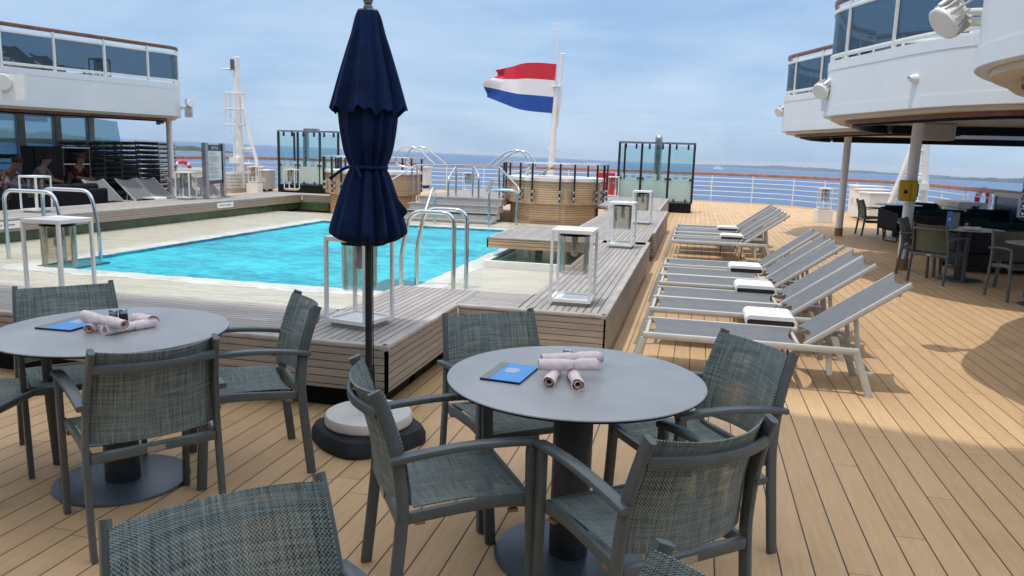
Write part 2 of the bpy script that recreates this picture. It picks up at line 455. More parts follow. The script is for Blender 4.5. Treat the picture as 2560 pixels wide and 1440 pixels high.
# thin streaky cloud veil, on a plane far overhead
zc = g.math('MAXIMUM', X[2], .03)
cb = g.n('ShaderNodeCombineXYZ'); g.link(g.math('DIVIDE', X[0], zc), cb.inputs[0]); g.link(g.math('DIVIDE', X[1], zc), cb.inputs[1])
n1 = g.noise(g.mapv(cb.outputs[0], (.30, .42, 1), (3.1, 1.7, 0), (0,0,.5)), 1.0, 7., .58, .9)
n2 = g.noise(g.mapv(gen, (2.2, 2.2, 6.), (.3,.9,.2), (.25,.1,0)), 1.3, 6., .55, .6)
cl = g.math('MULTIPLY', g.ramp(g.math('ADD', g.math('MULTIPLY', n1, .22), g.math('MULTIPLY', n2, .78)), .40, .66), SKYCLOUD)
hz = g.math('SUBTRACT', 1., g.ramp(X[2], .0, .22))
cloudcol = SKYCLOUDCOL
c = g.mix(.72, sky.outputs[0], SKYBLUE)
# bright veil added overhead, above the view, to lift the ambient light
hi = g.ramp(X[2], .25, .70)
c = g.mix(cl, c, cloudcol)
c = g.mix(g.math('MULTIPLY', hi, .85), c, FILL_VEIL)
bg = g.n('ShaderNodeBackground'); bg.inputs[1].default_value = SKYSTR
g.link(c, bg.inputs[0])
wo = g.n('ShaderNodeOutputWorld'); g.link(bg.outputs[0], wo.inputs[0])
sd = bpy.data.lights.new('sun', 'SUN'); sd.energy = SUNSTR; sd.angle = R(.53); sd.color = (1, .95, .88)
so = bpy.data.objects.new('sun', sd); COL.objects.link(so)
so.rotation_euler = SUN.to_track_quat('-Z', 'Y').to_euler()
sc.view_settings.view_transform = 'Standard'; sc.view_settings.look = 'None'
sc.view_settings.exposure = EXPO; sc.view_settings.gamma = 1.0
sc.cycles.max_bounces = 8; sc.cycles.transparent_max_bounces = 24; sc.cycles.caustics_reflective = False
sc.cycles.use_denoising = True; sc.cycles.sample_clamp_indirect = 6

# ------------------------------------------------------------------ sea and land (the ship heels a little)
mt, nt, b = newmat('sea_water'); g = G(nt); P = g.coord()
b.inputs['Base Color'].default_value = (.045, .105, .23, 1); b.inputs['Roughness'].default_value = .38
b.inputs['Specular IOR Level'].default_value = .28
n1 = g.noise(g.mapv(P, (.10, .22, .1)), 1., 6., .62); n2 = g.noise(g.mapv(P, (.0012, .006, 1)), 1., 4., .55)
g.link(g.mix(g.ramp(g.math('ADD', g.math('MULTIPLY', n1, .5), g.math('MULTIPLY', n2, .5)), .38, .62), (.035,.085,.20), (.07,.145,.275)), b.inputs['Base Color'])
g.link(g.bump(n1, .5, .8), b.inputs['Normal']); M['sea'] = mt
HEEL = -.0150; SEAZ = -24.0
fh = Vector((-math.sin(YAW), math.cos(YAW), 0)); 
seaM = Matrix.Translation((0, 0, SEAZ)) @ Matrix.Rotation(-HEEL, 4, fh)
sea = MB(); rings = [0, 40, 120, 400, 1200, 4000, 12000, 35000, 90000]; n = 72; sea.v.append((0,0,0))
for r_ in rings[1:]:
    for k in range(n): a = 2*math.pi*k/n; sea.v.append((r_*math.cos(a), r_*math.sin(a), 0))
for k in range(n): sea.face((0, 1+k, 1+(k+1) % n))
for i in range(len(rings)-2):
    for k in range(n):
        k2 = (k+1) % n; a = 1+i*n; sea.face((a+k, a+n+k, a+n+k2, a+k2))
seao = structure(sea.build('sea', M['sea'])); seao.matrix_world = seaM
def sea_pt(px, dist):          # a point on the sea under that bearing
    d = ray(px, 400); d.z = 0; d.normalize(); p = seaM.inverted() @ Vector((d.x*dist, d.y*dist, SEAZ)); return Vector((p.x, p.y, 0))
def land(name, pts, col, seed, kind_mat=None):
    """pts: (px, dist, height, depth) along the shore -> ridge of hills with a ragged tree line"""
    mb = MB(); rnd = random.Random(seed); rows = 7; path = []
    N = 90
    for i in range(N+1):
        t = i/N*(len(pts)-1); k = min(int(t), len(pts)-2); q = t-k
        a, c = pts[k], pts[k+1]; path.append([a[j]*(1-q)+c[j]*q for j in range(4)])
    for i, (px, dist, h, dep) in enumerate(path):
        for j in range(rows):
            v = j/(rows-1); p = sea_pt(px, dist+dep*v)
            hh = h*math.sin(math.pi*min(1, v*1.02))**.6 * (1 + .10*math.sin(i*.37+seed)+.16*(rnd.random()-.5))
            mb.v.append((p.x, p.y, -1 if j in (0, rows-1) else hh))
    for i in range(N):
        for j in range(rows-1): a = i*rows+j; mb.face((a, a+rows, a+rows+1, a+1))
    mb.fs = [True]*len(mb.f)
    o = structure(mb.build(name, col)); o.matrix_world = seaM; return o
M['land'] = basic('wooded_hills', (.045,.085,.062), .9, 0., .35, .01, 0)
M['landfar'] = basic('distant_hills', (.055,.10,.13), .9, 0., .15, .0006, 0)  # bluish base colour stands in for haze over distance
M['sand'] = basic('pale_spit', (.16,.17,.16), .9, 0., .2, .02, 0)
land('wooded_shore', [(-700,2700,36,700),(-100,2600,36,700),(60,2560,34,600),(180,2500,30,500),(290,2450,18,350),(345,2450,2,200)], M['land'], 3)
land('spit_of_land', [(330,2030,5,60),(400,2030,13,110),(470,2050,15,110),(520,2080,9,90),(560,2120,5,60),(620,2200,1.5,30)], M['land'], 5)
land('sand_spit', [(330,1960,2.5,60),(420,1960,3,60),(500,2000,2.6,60),(600,2080,1.2,40)], M['sand'], 6)
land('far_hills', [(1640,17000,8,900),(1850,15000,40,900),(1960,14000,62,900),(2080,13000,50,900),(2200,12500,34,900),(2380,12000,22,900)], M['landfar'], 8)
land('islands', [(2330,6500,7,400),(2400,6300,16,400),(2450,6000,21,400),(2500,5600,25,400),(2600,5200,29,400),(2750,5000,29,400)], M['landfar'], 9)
# vessels far out
t = thing('ferry', seaM @ sea_pt(1798, 5200), R(10), 'small white ferry far out on the sea near the horizon', 'ferry')
mb = MB(); mb.prism([(-34,-6),(30,-6),(40,0),(30,6),(-34,6)], 0, 7); mb.build('hull', M['white'], t)
mb = MB(); mb.box(-26,20,-5,5,7,12); mb.box(-20,12,-4.5,4.5,12,16); mb.build('cabin', M['white'], t)
mb = MB(); mb.box(-12,-6,-2,2,16,22); mb.tube([(6,0,16),(6,0,25)], .5, 6); mb.build('funnel', M['white'], t)
for px, d, s, lab in ((2125, 2600, 1., 'tall white sail of a yacht just right of the far post'), (1966, 5200, 1.2, 'tiny pale sailboat far off between the balcony and the stern rail')):
    t = thing('sailboat', seaM @ sea_pt(px, d), R(70), lab, 'sailboat')
    mb = MB(); mb.prism([(-5*s,-1.4*s),(3*s,-1.4*s),(6*s,0),(3*s,1.4*s),(-5*s,1.4*s)], 0, 1.4*s); mb.build('hull', M['white'], t)
    mb = MB(); mb.tube([(0,0,1),(0,0,17*s)], .12*s, 6); mb.build('mast', M['white'], t)
    mb = MB(); mb.sheet(lambda u, v: Vector((-.2*s-4.5*s*u*(1-v), .5*s*math.sin(u*3)*(1-v), (2+14*v)*s)), 5, 8, .06); mb.build('sail', M['white'], t)

# ------------------------------------------------------------------ deck with the pool opening
PX0, PX1, PY0, PY1 = -7.87, -3.05, 7.75, 15.35
D = [(-17.4,-6),(6.9,-6),(6.9,25.5),(6.3,27.9),(5.3,29.7),(4.2,31.3),(3.0,32.6),(-.05,33.5),(-5.5,34.0),(-11,33.6),(-14.5,32.4),(-16.6,30.4),(-17.4,27.5)]
bm = bmesh.new()
vo = [bm.verts.new((x, y, 0)) for x, y in D]; vi = [bm.verts.new((x, y, 0)) for x, y in ((PX0,PY0),(PX1,PY0),(PX1,PY1),(PX0,PY1))]
ed = [bm.edges.new((vo[i], vo[(i+1) % len(vo)])) for i in range(len(vo))] + [bm.edges.new((vi[i], vi[(i+1) % 4])) for i in range(4)]
bmesh.ops.triangle_fill(bm, use_beauty=True, edges=ed)
for f in list(bm.faces):
    c = f.calc_center_median()
    if PX0 < c.x < PX1 and PY0 < c.y < PY1: bm.faces.remove(f)
bmesh.ops.recalc_face_normals(bm, faces=bm.faces)
if sum(f.normal.z for f in bm.faces) < 0: bmesh.ops.reverse_faces(bm, faces=bm.faces)
me = bpy.data.meshes.new('deck'); bm.to_mesh(me); bm.free(); me.materials.append(M['deck'])
dk = bpy.data.objects.new('deck', me); COL.objects.link(dk); structure(dk)
# margin board round the deck edge
mb = MB(); inn = []
for i, (x, y) in enumerate(D):
    cx, cy = -5.3, 14; d = Vector((x-cx, y-cy)); d = d*(1-.9/d.length); inn.append((cx+d.x, cy+d.y))
mb.ring(D, inn, -.02, .004); structure(mb.build('deck_margin', M['deckedge']))
# hull side below the deck
mb = MB(); mb.prism(D, SEAZ-3, -.03, top=False, bot=False); structure(mb.build('hull_side', M['fascia']))

# pool: basin, flooded shelf, water
mt, nt, b = newmat('pool_stone'); g = G(nt); P = g.coord()
nz = g.noise(g.mapv(P, (1.2, 3., 1.)), 1.6, 6., .6, .8); n2 = g.noise(P, 22., 3.)
g.link(g.mix(g.ramp(nz, .35, .68), (.56,.51,.40), (.70,.66,.56)), b.inputs['Base Color'])
b.inputs['Roughness'].default_value = .35; g.link(g.bump(n2, .15, .004), b.inputs['Normal']); M['stone'] = mt
mt, nt, b = newmat('pool_ripple_paint'); g = G(nt); P = g.coord()
nz = g.math('ADD', g.math('MULTIPLY', g.noise(P, .7, 3.), .38), g.math('MULTIPLY', g.noise(g.mapv(P, (2.6,4.4,1)), 1., 5., .68, 1.5), .62))
g.link(g.mix(g.ramp(nz, .40, .57), (.0,.27,.40), (.03,.63,.75)), b.inputs['Base Color']); b.inputs['Roughness'].default_value = .6; M['poolripple'] = mt  # water ripples and their bright mottling painted into the basin colour
PD = .045
mb = MB(); mb.add([(PX0,PY0,PD),(PX1,PY0,PD),(PX1,PY1,PD),(PX0,PY1,PD)], [(0,1,2,3)])
mb.add([(PX0,PY0,PD),(PX1,PY0,PD),(PX1,PY0,.088),(PX0,PY0,.088)], [(3,2,1,0)])
mb.add([(PX0,PY1,PD),(PX1,PY1,PD),(PX1,PY1,.088),(PX0,PY1,.088)], [(0,1,2,3)])
mb.add([(PX0,PY0,PD),(PX0,PY1,PD),(PX0,PY1,.088),(PX0,PY0,.088)], [(0,1,2,3)])
mb.add([(PX1,PY0,PD),(PX1,PY1,PD),(PX1,PY1,.088),(PX1,PY0,.088)], [(3,2,1,0)])
structure(mb.build('pool_basin', M['poolripple']))
mb = MB(); SX0, SX1, SY0, SY1 = -10.05, -.66, 5.9, 20.0
for x0, x1, y0, y1 in ((SX0,PX0,PY0,PY1),(PX1,SX1,PY0,PY1),(SX0,SX1,SY0,PY0),(SX0,-2.2,4.9,SY0),(SX0,SX1,PY1,17.2)):
    if x0 == SX0 and y0 == PY0: x0 = -10.1
    if y0 == PY1: x0 = -10.1
    mb.add([(x0,y0,.088),(x1,y0,.088),(x1,y1,.088),(x0,y1,.088)], [(0,1,2,3)])
structure(mb.build('pool_shelf', M['stone']))
mb = MB(); rnd = random.Random(2)                      # pale rim, wavering through the thin water
def rimline(d, j):
    out = []
    for (ax, ay), (bx, by) in (((PX0-d,PY0-d),(PX1+d,PY0-d)),((PX1+d,PY0-d),(PX1+d,PY1+d)),((PX1+d,PY1+d),(PX0-d,PY1+d)),((PX0-d,PY1+d),(PX0-d,PY0-d))):
        for k in range(60): q_ = k/60; out.append((ax+(bx-ax)*q_+rnd.uniform(-j,j), ay+(by-ay)*q_+rnd.uniform(-j,j)))
    return out
mb.ring(rimline(.32,.05), rimline(-.02,.022), .0885, .092); structure(mb.build('pool_rim', basic('white_pool_rim', (.80,.79,.74), .4, 0., .12, 3.)))
mb = MB()                                            # submerged ladder landings in both near corners
mb.box(PX0+.003, PX0+.42, PY0+.003, PY0+.80, PD+.002, .07); mb.box(PX1-.55, PX1-.003, PY0+.003, PY0+.95, PD+.002, .07)
structure(mb.build('pool_steps', basic('pool_step_grey', (.04,.20,.25), .6)))
mt = bpy.data.materials.new('pool_water'); mt.use_nodes = True; nt = mt.node_tree; nt.nodes.clear(); g = G(nt); P = g.coord()
out = g.n('ShaderNodeOutputMaterial'); tr = g.n('ShaderNodeBsdfTransparent'); tr.inputs[0].default_value = (.97,.985,.985,1)
gl = g.n('ShaderNodeBsdfGlossy'); gl.inputs['Roughness'].default_value = .04
fr = g.n('ShaderNodeFresnel'); fr.inputs[0].default_value = 1.30
wv = g.math('ADD', g.noise(g.mapv(P, (2.2, 8., 1), (0,0,0), (0,0,.12)), 1., 4., .6, .6), g.math('MULTIPLY', g.noise(g.mapv(P, (5., 13., 1)), 1., 3., .6), .35))
bp = g.bump(wv, .55, .05); g.link(bp, gl.inputs['Normal']); g.link(bp, fr.inputs['Normal'])
mx = g.n('ShaderNodeMixShader'); g.link(g.math('MULTIPLY', fr.outputs[0], .42), mx.inputs[0]); g.link(tr.outputs[0], mx.inputs[1]); g.link(gl.outputs[0], mx.inputs[2])
g.link(mx.outputs[0], out.inputs[0]); M['water'] = mt
mb = MB(); mb.add([(SX0,4.9,.1),(-2.2,4.9,.1),(-2.2,SY0,.1),(SX1,SY0,.1),(SX1,17.25,.1),(SX0,17.25,.1)], [(0,1,2,3,4,5)])
wo_ = structure(mb.build('pool_water', M['water']))
# ------------------------------------------------------------------ teak benches round the pool
ZT = .45
def bench(name, label, tops, sides, foot, zb=.16, side='teakZ', nose=True, group='teak benches round the pool'):
    """tops: (x0,x1,y0,y1,'X'|'Y') rects; sides: (xa,ya,xb,yb) outer faces, outward normal to the right of a->b"""
    t = thing(name, (0,0,0), 0, label, 'bench', group)
    for ax in 'XY':
        rs = [q for q in tops if q[4] == ax]
        if rs:
            mb = MB()
            for (x0,x1,y0,y1,_) in rs: mb.box(x0,x1,y0,y1,ZT-.028,ZT)
            mb.build('seat_boards', M['teak'+ax], t)
    mb = MB(); nb = MB()
    for (xa,ya,xb,yb) in sides:
        d = Vector((xb-xa, yb-ya, 0)).normalized(); nrm = Vector((d.y, -d.x, 0))
        a = Vector((xa,ya,0)); c = Vector((xb,yb,0)); q = nrm*-.02
        vs = [a+Vector((0,0,zb)), c+Vector((0,0,zb)), c+Vector((0,0,ZT-.03)), a+Vector((0,0,ZT-.03))]
        vs += [p+q for p in vs]
        mb.add(vs, [(0,1,2,3),(7,6,5,4),(1,0,4,5),(0,3,7,4),(2,1,5,6)])
        nb.sweep([a+nrm*-.024+Vector((0,0,ZT-.012)), c+nrm*-.024+Vector((0,0,ZT-.012))], .054, .034, nrm, .35)
    mb.build('side_boards', M[side], t)
    if nose: nb.build('edge_board', M['nosing'], t)
    mb = MB()
    for (x0,x1,y0,y1) in foot: mb.box(x0,x1,y0,y1,.002,zb+.01)
    mb.build('plinth', M['black'], t)
    return t
XR = -1.735
bench('bench', 'grey teak bench block under the closed navy parasol, nearest the left table',
      [(-14.5,-2.49,4.2,5.1,'X'), (-2.485,XR-.002,4.2,6.26,'Y')], [(-14.5,4.19,XR,4.19),(XR,4.19,XR,5.6),(-2.485,6.262,-2.485,5.1),(-2.49,5.102,-14.5,5.102)],
      [(-14.5,-1.86,4.32,5.0),(-2.4,-1.86,4.9,6.1)])
bench('bench', 'short low teak bench section set back between the two bench corners',
      [(XR+.004,-1.275,5.61,6.26,'X')], [(XR+.004,5.6,-.585,5.6),(-1.27,6.264,XR,6.264)], [(XR,-.7,5.75,6.2)], zb=.10)
bench('bench', 'long grey teak bench beside the loungers carrying the two nearer right lanterns',
      [(-1.27,-.59,5.61,11.0,'Y')], [(-.58,5.6,-.58,11.0),(-1.275,11.0,-1.275,6.26),(-.58,11.005,-1.27,11.005)], [(-1.2,-.72,5.8,10.9)], zb=.12)
bench('bench', 'oiled teak platform overhanging the pool with bright front edge',
      [(-2.83,-.63,10.6,12.44,'Y')], [(-2.855,10.55,-.6,10.55),(-2.855,12.44,-2.855,10.55)], [(-1.2,-.75,11.1,12.4)], zb=.30, side='teakZo')
bench('bench', 'far grey teak deck block between the hot tub and the far loungers',
      [(-2.83,-.6,12.46,12.62,'X'),(-1.88,-.6,12.63,18.1,'Y')], [(-.59,12.46,-.59,18.1),(-2.0,12.452,-.59,12.452),(-1.9,18.1,-1.9,12.63)], [(-1.8,-.75,12.7,18.0)], zb=.07)
bench('bench', 'lowest teak step block in front of the right glass shower',
      [(-2.5,-.80,18.2,24.3,'Y')], [(-.79,18.15,-.79,24.3)], [(-2.4,-.95,18.3,24.2)], zb=.06)
bench('bench', 'long straight teak bench along the left side of the pool under the sign',
      [(-11.16,-10.03,5.11,18.35,'Y')], [(-10.0,5.11,-10.0,18.35),(-11.2,18.35,-11.2,5.11)], [(-11.1,-10.16,5.2,18.3)], zb=.255)
bench('bench', 'far teak bench joining the left bench to the left hot tub',
      [(-11.2,-9.2,18.40,18.95,'X')], [(-9.99,18.37,-9.2,18.37)], [(-11.1,-9.3,18.5,18.9)], zb=.255)
# green glass tile strip under the left and far benches
t = thing('tile_wall', (0,0,0), 0, 'low green glass tile wall under the left pool bench', 'tile wall')
mb = MB(); y = 5.12
while y < 18.3: mb.box(-10.12,-10.06,y,min(y+.62,18.3),.088,.262); y += .626
mb.build('tiles', M['greentile'], t)
t = thing('tile_wall', (0,0,0), 0, 'low green glass tile wall across the far end under the bench', 'tile wall')
mb = MB(); x = -10.1
while x < -9.3: mb.box(x,min(x+.62,-9.2),18.30,18.36,.05,.262); x += .626
mb.build('tiles', M['greentile'], t)
# glass-sided tank under the platform
t = thing('water_basin', (0,0,0), 0, 'low white kerbed basin of dark green water under the teak platform', 'basin')
mb = MB(); mb.box(-2.76,-1.29,10.02,10.09,.089,.185); mb.build('kerb', M['white'], t)
mb = MB(); mb.box(-2.76,-2.69,10.092,12.4,.089,.185); mb.build('kerb', M['white'], t)
mb = MB(); mb.box(-2.688,-1.29,10.092,12.4,.11,.160); mb.build('basin_water', M['greentile'], t)
mb = MB(); mb.box(-2.688,-1.29,10.30,10.312,.161,.298); mb.build('glass_panel', M['pane'], t)
mb = MB(); mb.box(-2.3,-2.2,11.3,11.4,.161,.3); mb.build('leg', M['steeld'], t)

# ------------------------------------------------------------------ hot tubs, steps
def octagon(cx, cy, r, rot=22.5): return [(cx+r*math.cos(R(rot+45*k)), cy+r*math.sin(R(rot+45*k))) for k in range(8)]
def hot_tub(cx, cy, label, door):
    t = thing('hot_tub', (cx, cy, 0), 0, label, 'hot tub', 'raised octagonal hot tubs')
    ap = 1/math.cos(R(22.5))
    mb = MB(); mb.prism(octagon(0,0,1.0*ap), .05, .535); mb.build('lower_boards', M['teakZo'], t)
    mb = MB(); mb.prism(octagon(0,0,1.10*ap), .54, 1.06); up = mb.build('upper_boards', M['teakZo'], t)
    mb = MB(); 
    for k in range(8):
        a = R(22.5+45*k); p = (1.105*ap*math.cos(a), 1.105*ap*math.sin(a))
        mb.tube([(p[0],p[1],.545),(p[0],p[1],1.055)], .012, 6)
    mb.build('corner_trim', M['nosing'], up)
    mb = MB(); mb.ring(octagon(0,0,1.14*ap), octagon(0,0,.8*ap), 1.06, 1.135); mb.build('rim', M['white'], t)
    mb = MB(); mb.prism(octagon(0,0,.8*ap), 1.0, 1.05); mb.build('tub_water', basic('tub_water_'+str(int(cx*10)), (.1,.35,.4), .1), t)
    if door:
        mb = MB(); mb.box(-.30,.30,-1.018,-1.003,.16,.52)
        mb.build('access_panel', M['teakZo'], t)
    # glass-less balustrade: stanchions with a tube rail
    RR = 1.2*ap
    post = MB(); rail = MB(); bolts = MB()
    pts = [Vector((RR*math.cos(R(22.5+45*k)), RR*math.sin(R(22.5+45*k)), 1.46)) for k in range(8)]
    seq = [pts[k % 8] for k in (range(3, 9+1) if door else range(0, 7))]
    rail.tube(fillet(seq, .12), .02, 8); rail.build('top_rail', M['steel'], t)
    for k in (range(3, 9) if door else range(0, 6)):
        a, c = pts[k % 8], pts[(k+1) % 8]
        for q in (.18, .82):
            p = a.lerp(c, q); sc_ = 1.15/1.2
            pm = MB(); pm.box(p.x-.02,p.x+.02,p.y-.02,p.y+.02,.60,1.455); po = pm.build('stanchion', M['blackframe'], t)
            bl = MB()
            for z in (.68, .82):
                d = Vector((p.x,p.y,0)); d.normalize()
                mm = Matrix.Translation((p.x*.985,p.y*.985,z)) @ Vector((0,0,1)).rotation_difference(d).to_matrix().to_4x4()
                bl.lathe([(.038,-.05),(.038,.03),(.02,.045)], 10, M=mm)
            bl.build('bracket', M['steeld'], po)
    return t
hot_tub(-3.28, 18.3, 'right raised octagonal hot tub clad in orange teak with dark stanchions', True)
hot_tub(-8.05, 18.5, 'left raised teak hot tub half hidden behind the navy parasol', False)
t = thing('steps', (0,0,0), 0, 'pale teak steps with grey risers rising between the two hot tubs', 'steps')
for i, (y0, z0) in enumerate(((16.45,.0),(16.75,.15),(17.05,.30),(17.35,.45))):
    mb = MB(); mb.box(-6.75+.12*i, -4.36, y0, 22.5 if i == 3 else y0+.45, z0, z0+.115); mb.build('riser', M['whitepl'], t)
    mb = MB(); mb.box(-6.8+.12*i, -4.33, y0-.03, 22.5 if i == 3 else y0+.33, z0+.117, z0+.152); mb.build('tread', M['teakX'], t)
# ------------------------------------------------------------------ deck railing round the stern
RAILP = [(6.75,8),(6.75,16),(6.72,22),(6.68,25.4),(6.1,27.8),(5.1,29.6),(4.1,31.1),(3.0,32.4),(-.05,33.35),(-5.5,33.85),(-11,33.45),(-14.4,32.25),(-16.45,30.3),(-17.2,27.4),(-17.2,20),(-17.2,4)]
RS = spline([(x,y,0) for x,y in RAILP], 6)
def railz(p): return 1.12 + (max(0, min(1, (-12-p.x)/5.2)))*.09
t = thing('stern_railing', (0,0,0), 0, 'long white deck railing with orange wooden top rail curving round the stern', 'railing')
mb = MB(); mb.sweep([p+Vector((0,0,railz(p))) for p in RS], .11, .05, (0,0,1), .4); mb.build('top_rail', M['railwood'], t)
for k, z in enumerate((.22,.42,.61,.79,.96)):
    mb = MB(); mb.tube([p+Vector((0,0,z*railz(p)/1.12)) for p in RS], .014, 6); mb.build('bar', M['white'], t)
acc = 0; last = RS[0]
for p in RS:
    acc += (p-last).length; last = p
    if acc > 1.5:
        acc = 0; mb = MB(); mb.box(p.x-.018,p.x+.018,p.y-.018,p.y+.018,0,railz(p)-.03); mb.build('post', M['white'], t)

# ------------------------------------------------------------------ flag staff and flag
FY = 34.35
t = thing('flagpole', atY(1378,412,FY), 0, 'tall white flag staff with wind vane at the stern', 'flagpole'); B0 = t.location.copy()
q = lambda px, py, dy=0: atY(px, py, FY+dy)-B0
mb = MB(); mb.tube([q(1377,440), q(1380,390), q(1386,290), q(1389,222)], .13, 10, rad=[.17,.15,.12,.10]); mb.build('pole', M['white'], t)
mb = MB(); mb.tube([q(1389,222),q(1390,205),q(1391,180),q(1395,88)], .035, 8); mb.build('staff', M['white'], t)
mb = MB(); mb.tube([q(1392,320,.1),q(1399,250,.1),q(1405,134,.1)], .06, 8, rad=[.05,.07,.075]); mb.tube([q(1401,135,.1),q(1412,135,.1)], .04, 6); mb.build('leaning_spar', M['white'], t)
mb = MB(); mb.tube([q(1395,88),q(1395.5,60)], .012, 6); mb.tube([q(1387,61),q(1400,61)], .015, 6); mb.tube([q(1389,75),q(1401,74)], .012, 6)
for px,py in ((1387,61),(1389,75),(1401,74)): mb.lathe([(0,-.04),(.045,0),(0,.04)], 8, c=q(px,py))
mb.build('wind_vane', M['white'], t)
mb = MB(); 
for px,py in ((1369,372),(1394,371),(1393,390)): mb.tube(fillet([q(1382,py+1),q(px,py+1),q(px,py-4)], .05), .025, 6)
mb.build('rung', M['white'], t)
mb = MB(); mb.lathe([(.0,-.02),(.2,-.02),(.2,.02),(0,.02)], 12, c=q(1389,217)); mb.build('platform_ring', M['white'], t)
hoT, hoB = atY(1391,160,FY-.1), atY(1380,283,FY-.1)
flT, flB = atY(1236,176,FY-1.2), atY(1212,243,FY-1.6)
def flagf(u, v):       # u along fly, v down hoist
    top = hoT.lerp(flT, u) ; bot = hoB.lerp(flB, u)
    p = top.lerp(bot, v)
    p = p + Vector((0, .20*math.sin(u*9+v*1.5)*u**.6 + .08*math.sin(u*21+v*5)*u, .16*math.sin(u*3.1)*(1-v*1.9) + .05*math.sin(u*7+v*2)*u))
    if u > .82: p = p + Vector((.12*(u-.82)/.18*math.sin(v*7), .35*(u-.82)/.18*math.sin(v*9), 0))
    return p
mb = MB(); mb.sheet(flagf, 42, 30, .012)
fo = mb.build('flag', [basic('flag_red', (.60,.02,.045), .7, 0., .03), basic('flag_white', (.80,.80,.82), .7, 0., .02), basic('flag_blue', (.012,.075,.36), .7, 0., .03)])
for p in fo.data.polygons:
    c = p.center; u0 = None
# stripe by row index (30 rows: 10 each)
nf = len(fo.data.polygons)
for li in range(2):
    for i in range(42):
        for j in range(30): fo.data.polygons[li*42*30+i*30+j].material_index = j//10
tag(fo, 'red, white and blue horizontally striped flag flying from the stern staff', 'flag')

# ------------------------------------------------------------------ masts
def mast(Y, P, label):
    pass
MY = 25.3
t = thing('mast', atY(600,470,MY), 0, 'white mast with ladder cage and brace near the port rail', 'mast'); B0 = t.location.copy()
q = lambda px, py, dy=0: atY(px, py, MY+dy)-B0
mb = MB(); mb.tube([q(601,470),q(600,405),q(593,250),q(590,146)], .1, 12, rad=[.165,.15,.115,.095]); mb.build('mast_pole', M['white'], t)
mb = MB(); mb.tube([q(601,235,.05),q(618,320,.05),q(641,400,.05),q(645,470,.05)], .06, 8, rad=[.04,.06,.07,.07]); mb.tube([q(600,372,.03),q(632,372,.03)], .045, 6); mb.tube([q(600,378,.03),q(632,378,.03)], .03, 6); mb.build('brace', M['white'], t)
mb = MB(); mb.tube([q(586,172),q(574,173),q(547,172)], .03, 6, rad=[.045,.035,.012]); mb.tube([q(575,176),q(588,192)], .03, 6); mb.tube([q(594,192),q(596,176)], .03, 6); mb.build('spar', M['white'], t)
mb = MB(); mb.box(*(lambda c: (c.x-.10,c.x+.02,c.y-.16,c.y-.09,c.z-.24,c.z+.12))(q(588,158))); mb.build('lamp_housing', M['darkframe'], t)
mb = MB(); mb.tube(fillet([q(583,142),q(600,142),q(600,159),q(583,159)], .05), .012, 6, close=False); mb.tube([q(583,142),q(583,159)], .012, 6); mb.build('guard', M['white'], t)
cage = MB(); 
for py in (233,273,312):
    c = q(587,py); cage.tube([c+Vector((.34*math.cos(R(a)),.34*math.sin(R(a)),0)) for a in range(0,361,20)], .022, 6)
for a in (150,200,250,310,20):
    c0, c1 = q(586,233), q(588,312); d = Vector((.34*math.cos(R(a)),.34*math.sin(R(a)),0)); cage.tube([c0+d,c1+d], .018, 6)
cage.build('ladder_cage', M['white'], t)
mb = MB()
for k, py in enumerate((256,294,331,350,387)):
    s = -1 if k in (0,1,2) else 1; mb.tube(fillet([q(592,py),q(592+s*13,py),q(592+s*13,py-5)], .05), .022, 6)
mb.build('rung', M['white'], t)
mb = MB(); c = q(600,402); mb.box(c.x-.28,c.x+.1,c.y-.25,c.y+.1,c.z-.10,c.z+.12); mb.build('foot_block', M['white'], t)
mb = MB(); c = q(578,430); mb.tube([q(587,325),q(585,470)], .045, 8); mb.build('ladder_pipe', M['white'], t)
MY = 23.5
t = thing('mast', atY(2305,540,MY), 0, 'white A shaped mast frame behind the yellow box near the starboard rail', 'mast'); B0 = t.location.copy()
mb = MB(); mb.tube([q(2290,340),q(2262,420),q(2233,490),q(2212,540)], .08, 10); mb.build('leg', M['white'], t)
mb = MB(); mb.tube([q(2316,345),q(2313,420),q(2310,540)], .09, 10); mb.build('leg', M['white'], t)
mb = MB(); mb.tube([q(2250,438),q(2309,446)], .05, 8); mb.tube([q(2252,430),q(2308,438)], .035, 8); mb.tube([q(2277,372),q(2315,378)], .05, 8); mb.tube([q(2290,410),q(2311,413)], .025, 6); mb.build('cross_tie', M['white'], t)
mb = MB(); mb.tube([q(2303,360),q(2297,400),q(2292,460)], .035, 8); mb.build('ladder_pipe', M['white'], t)
mb = MB(); c = q(2296,463); mb.box(c.x-.22,c.x+.22,c.y-.2,c.y+.2,c.z-.12,c.z+.06); mb.build('foot_block', M['white'], t)

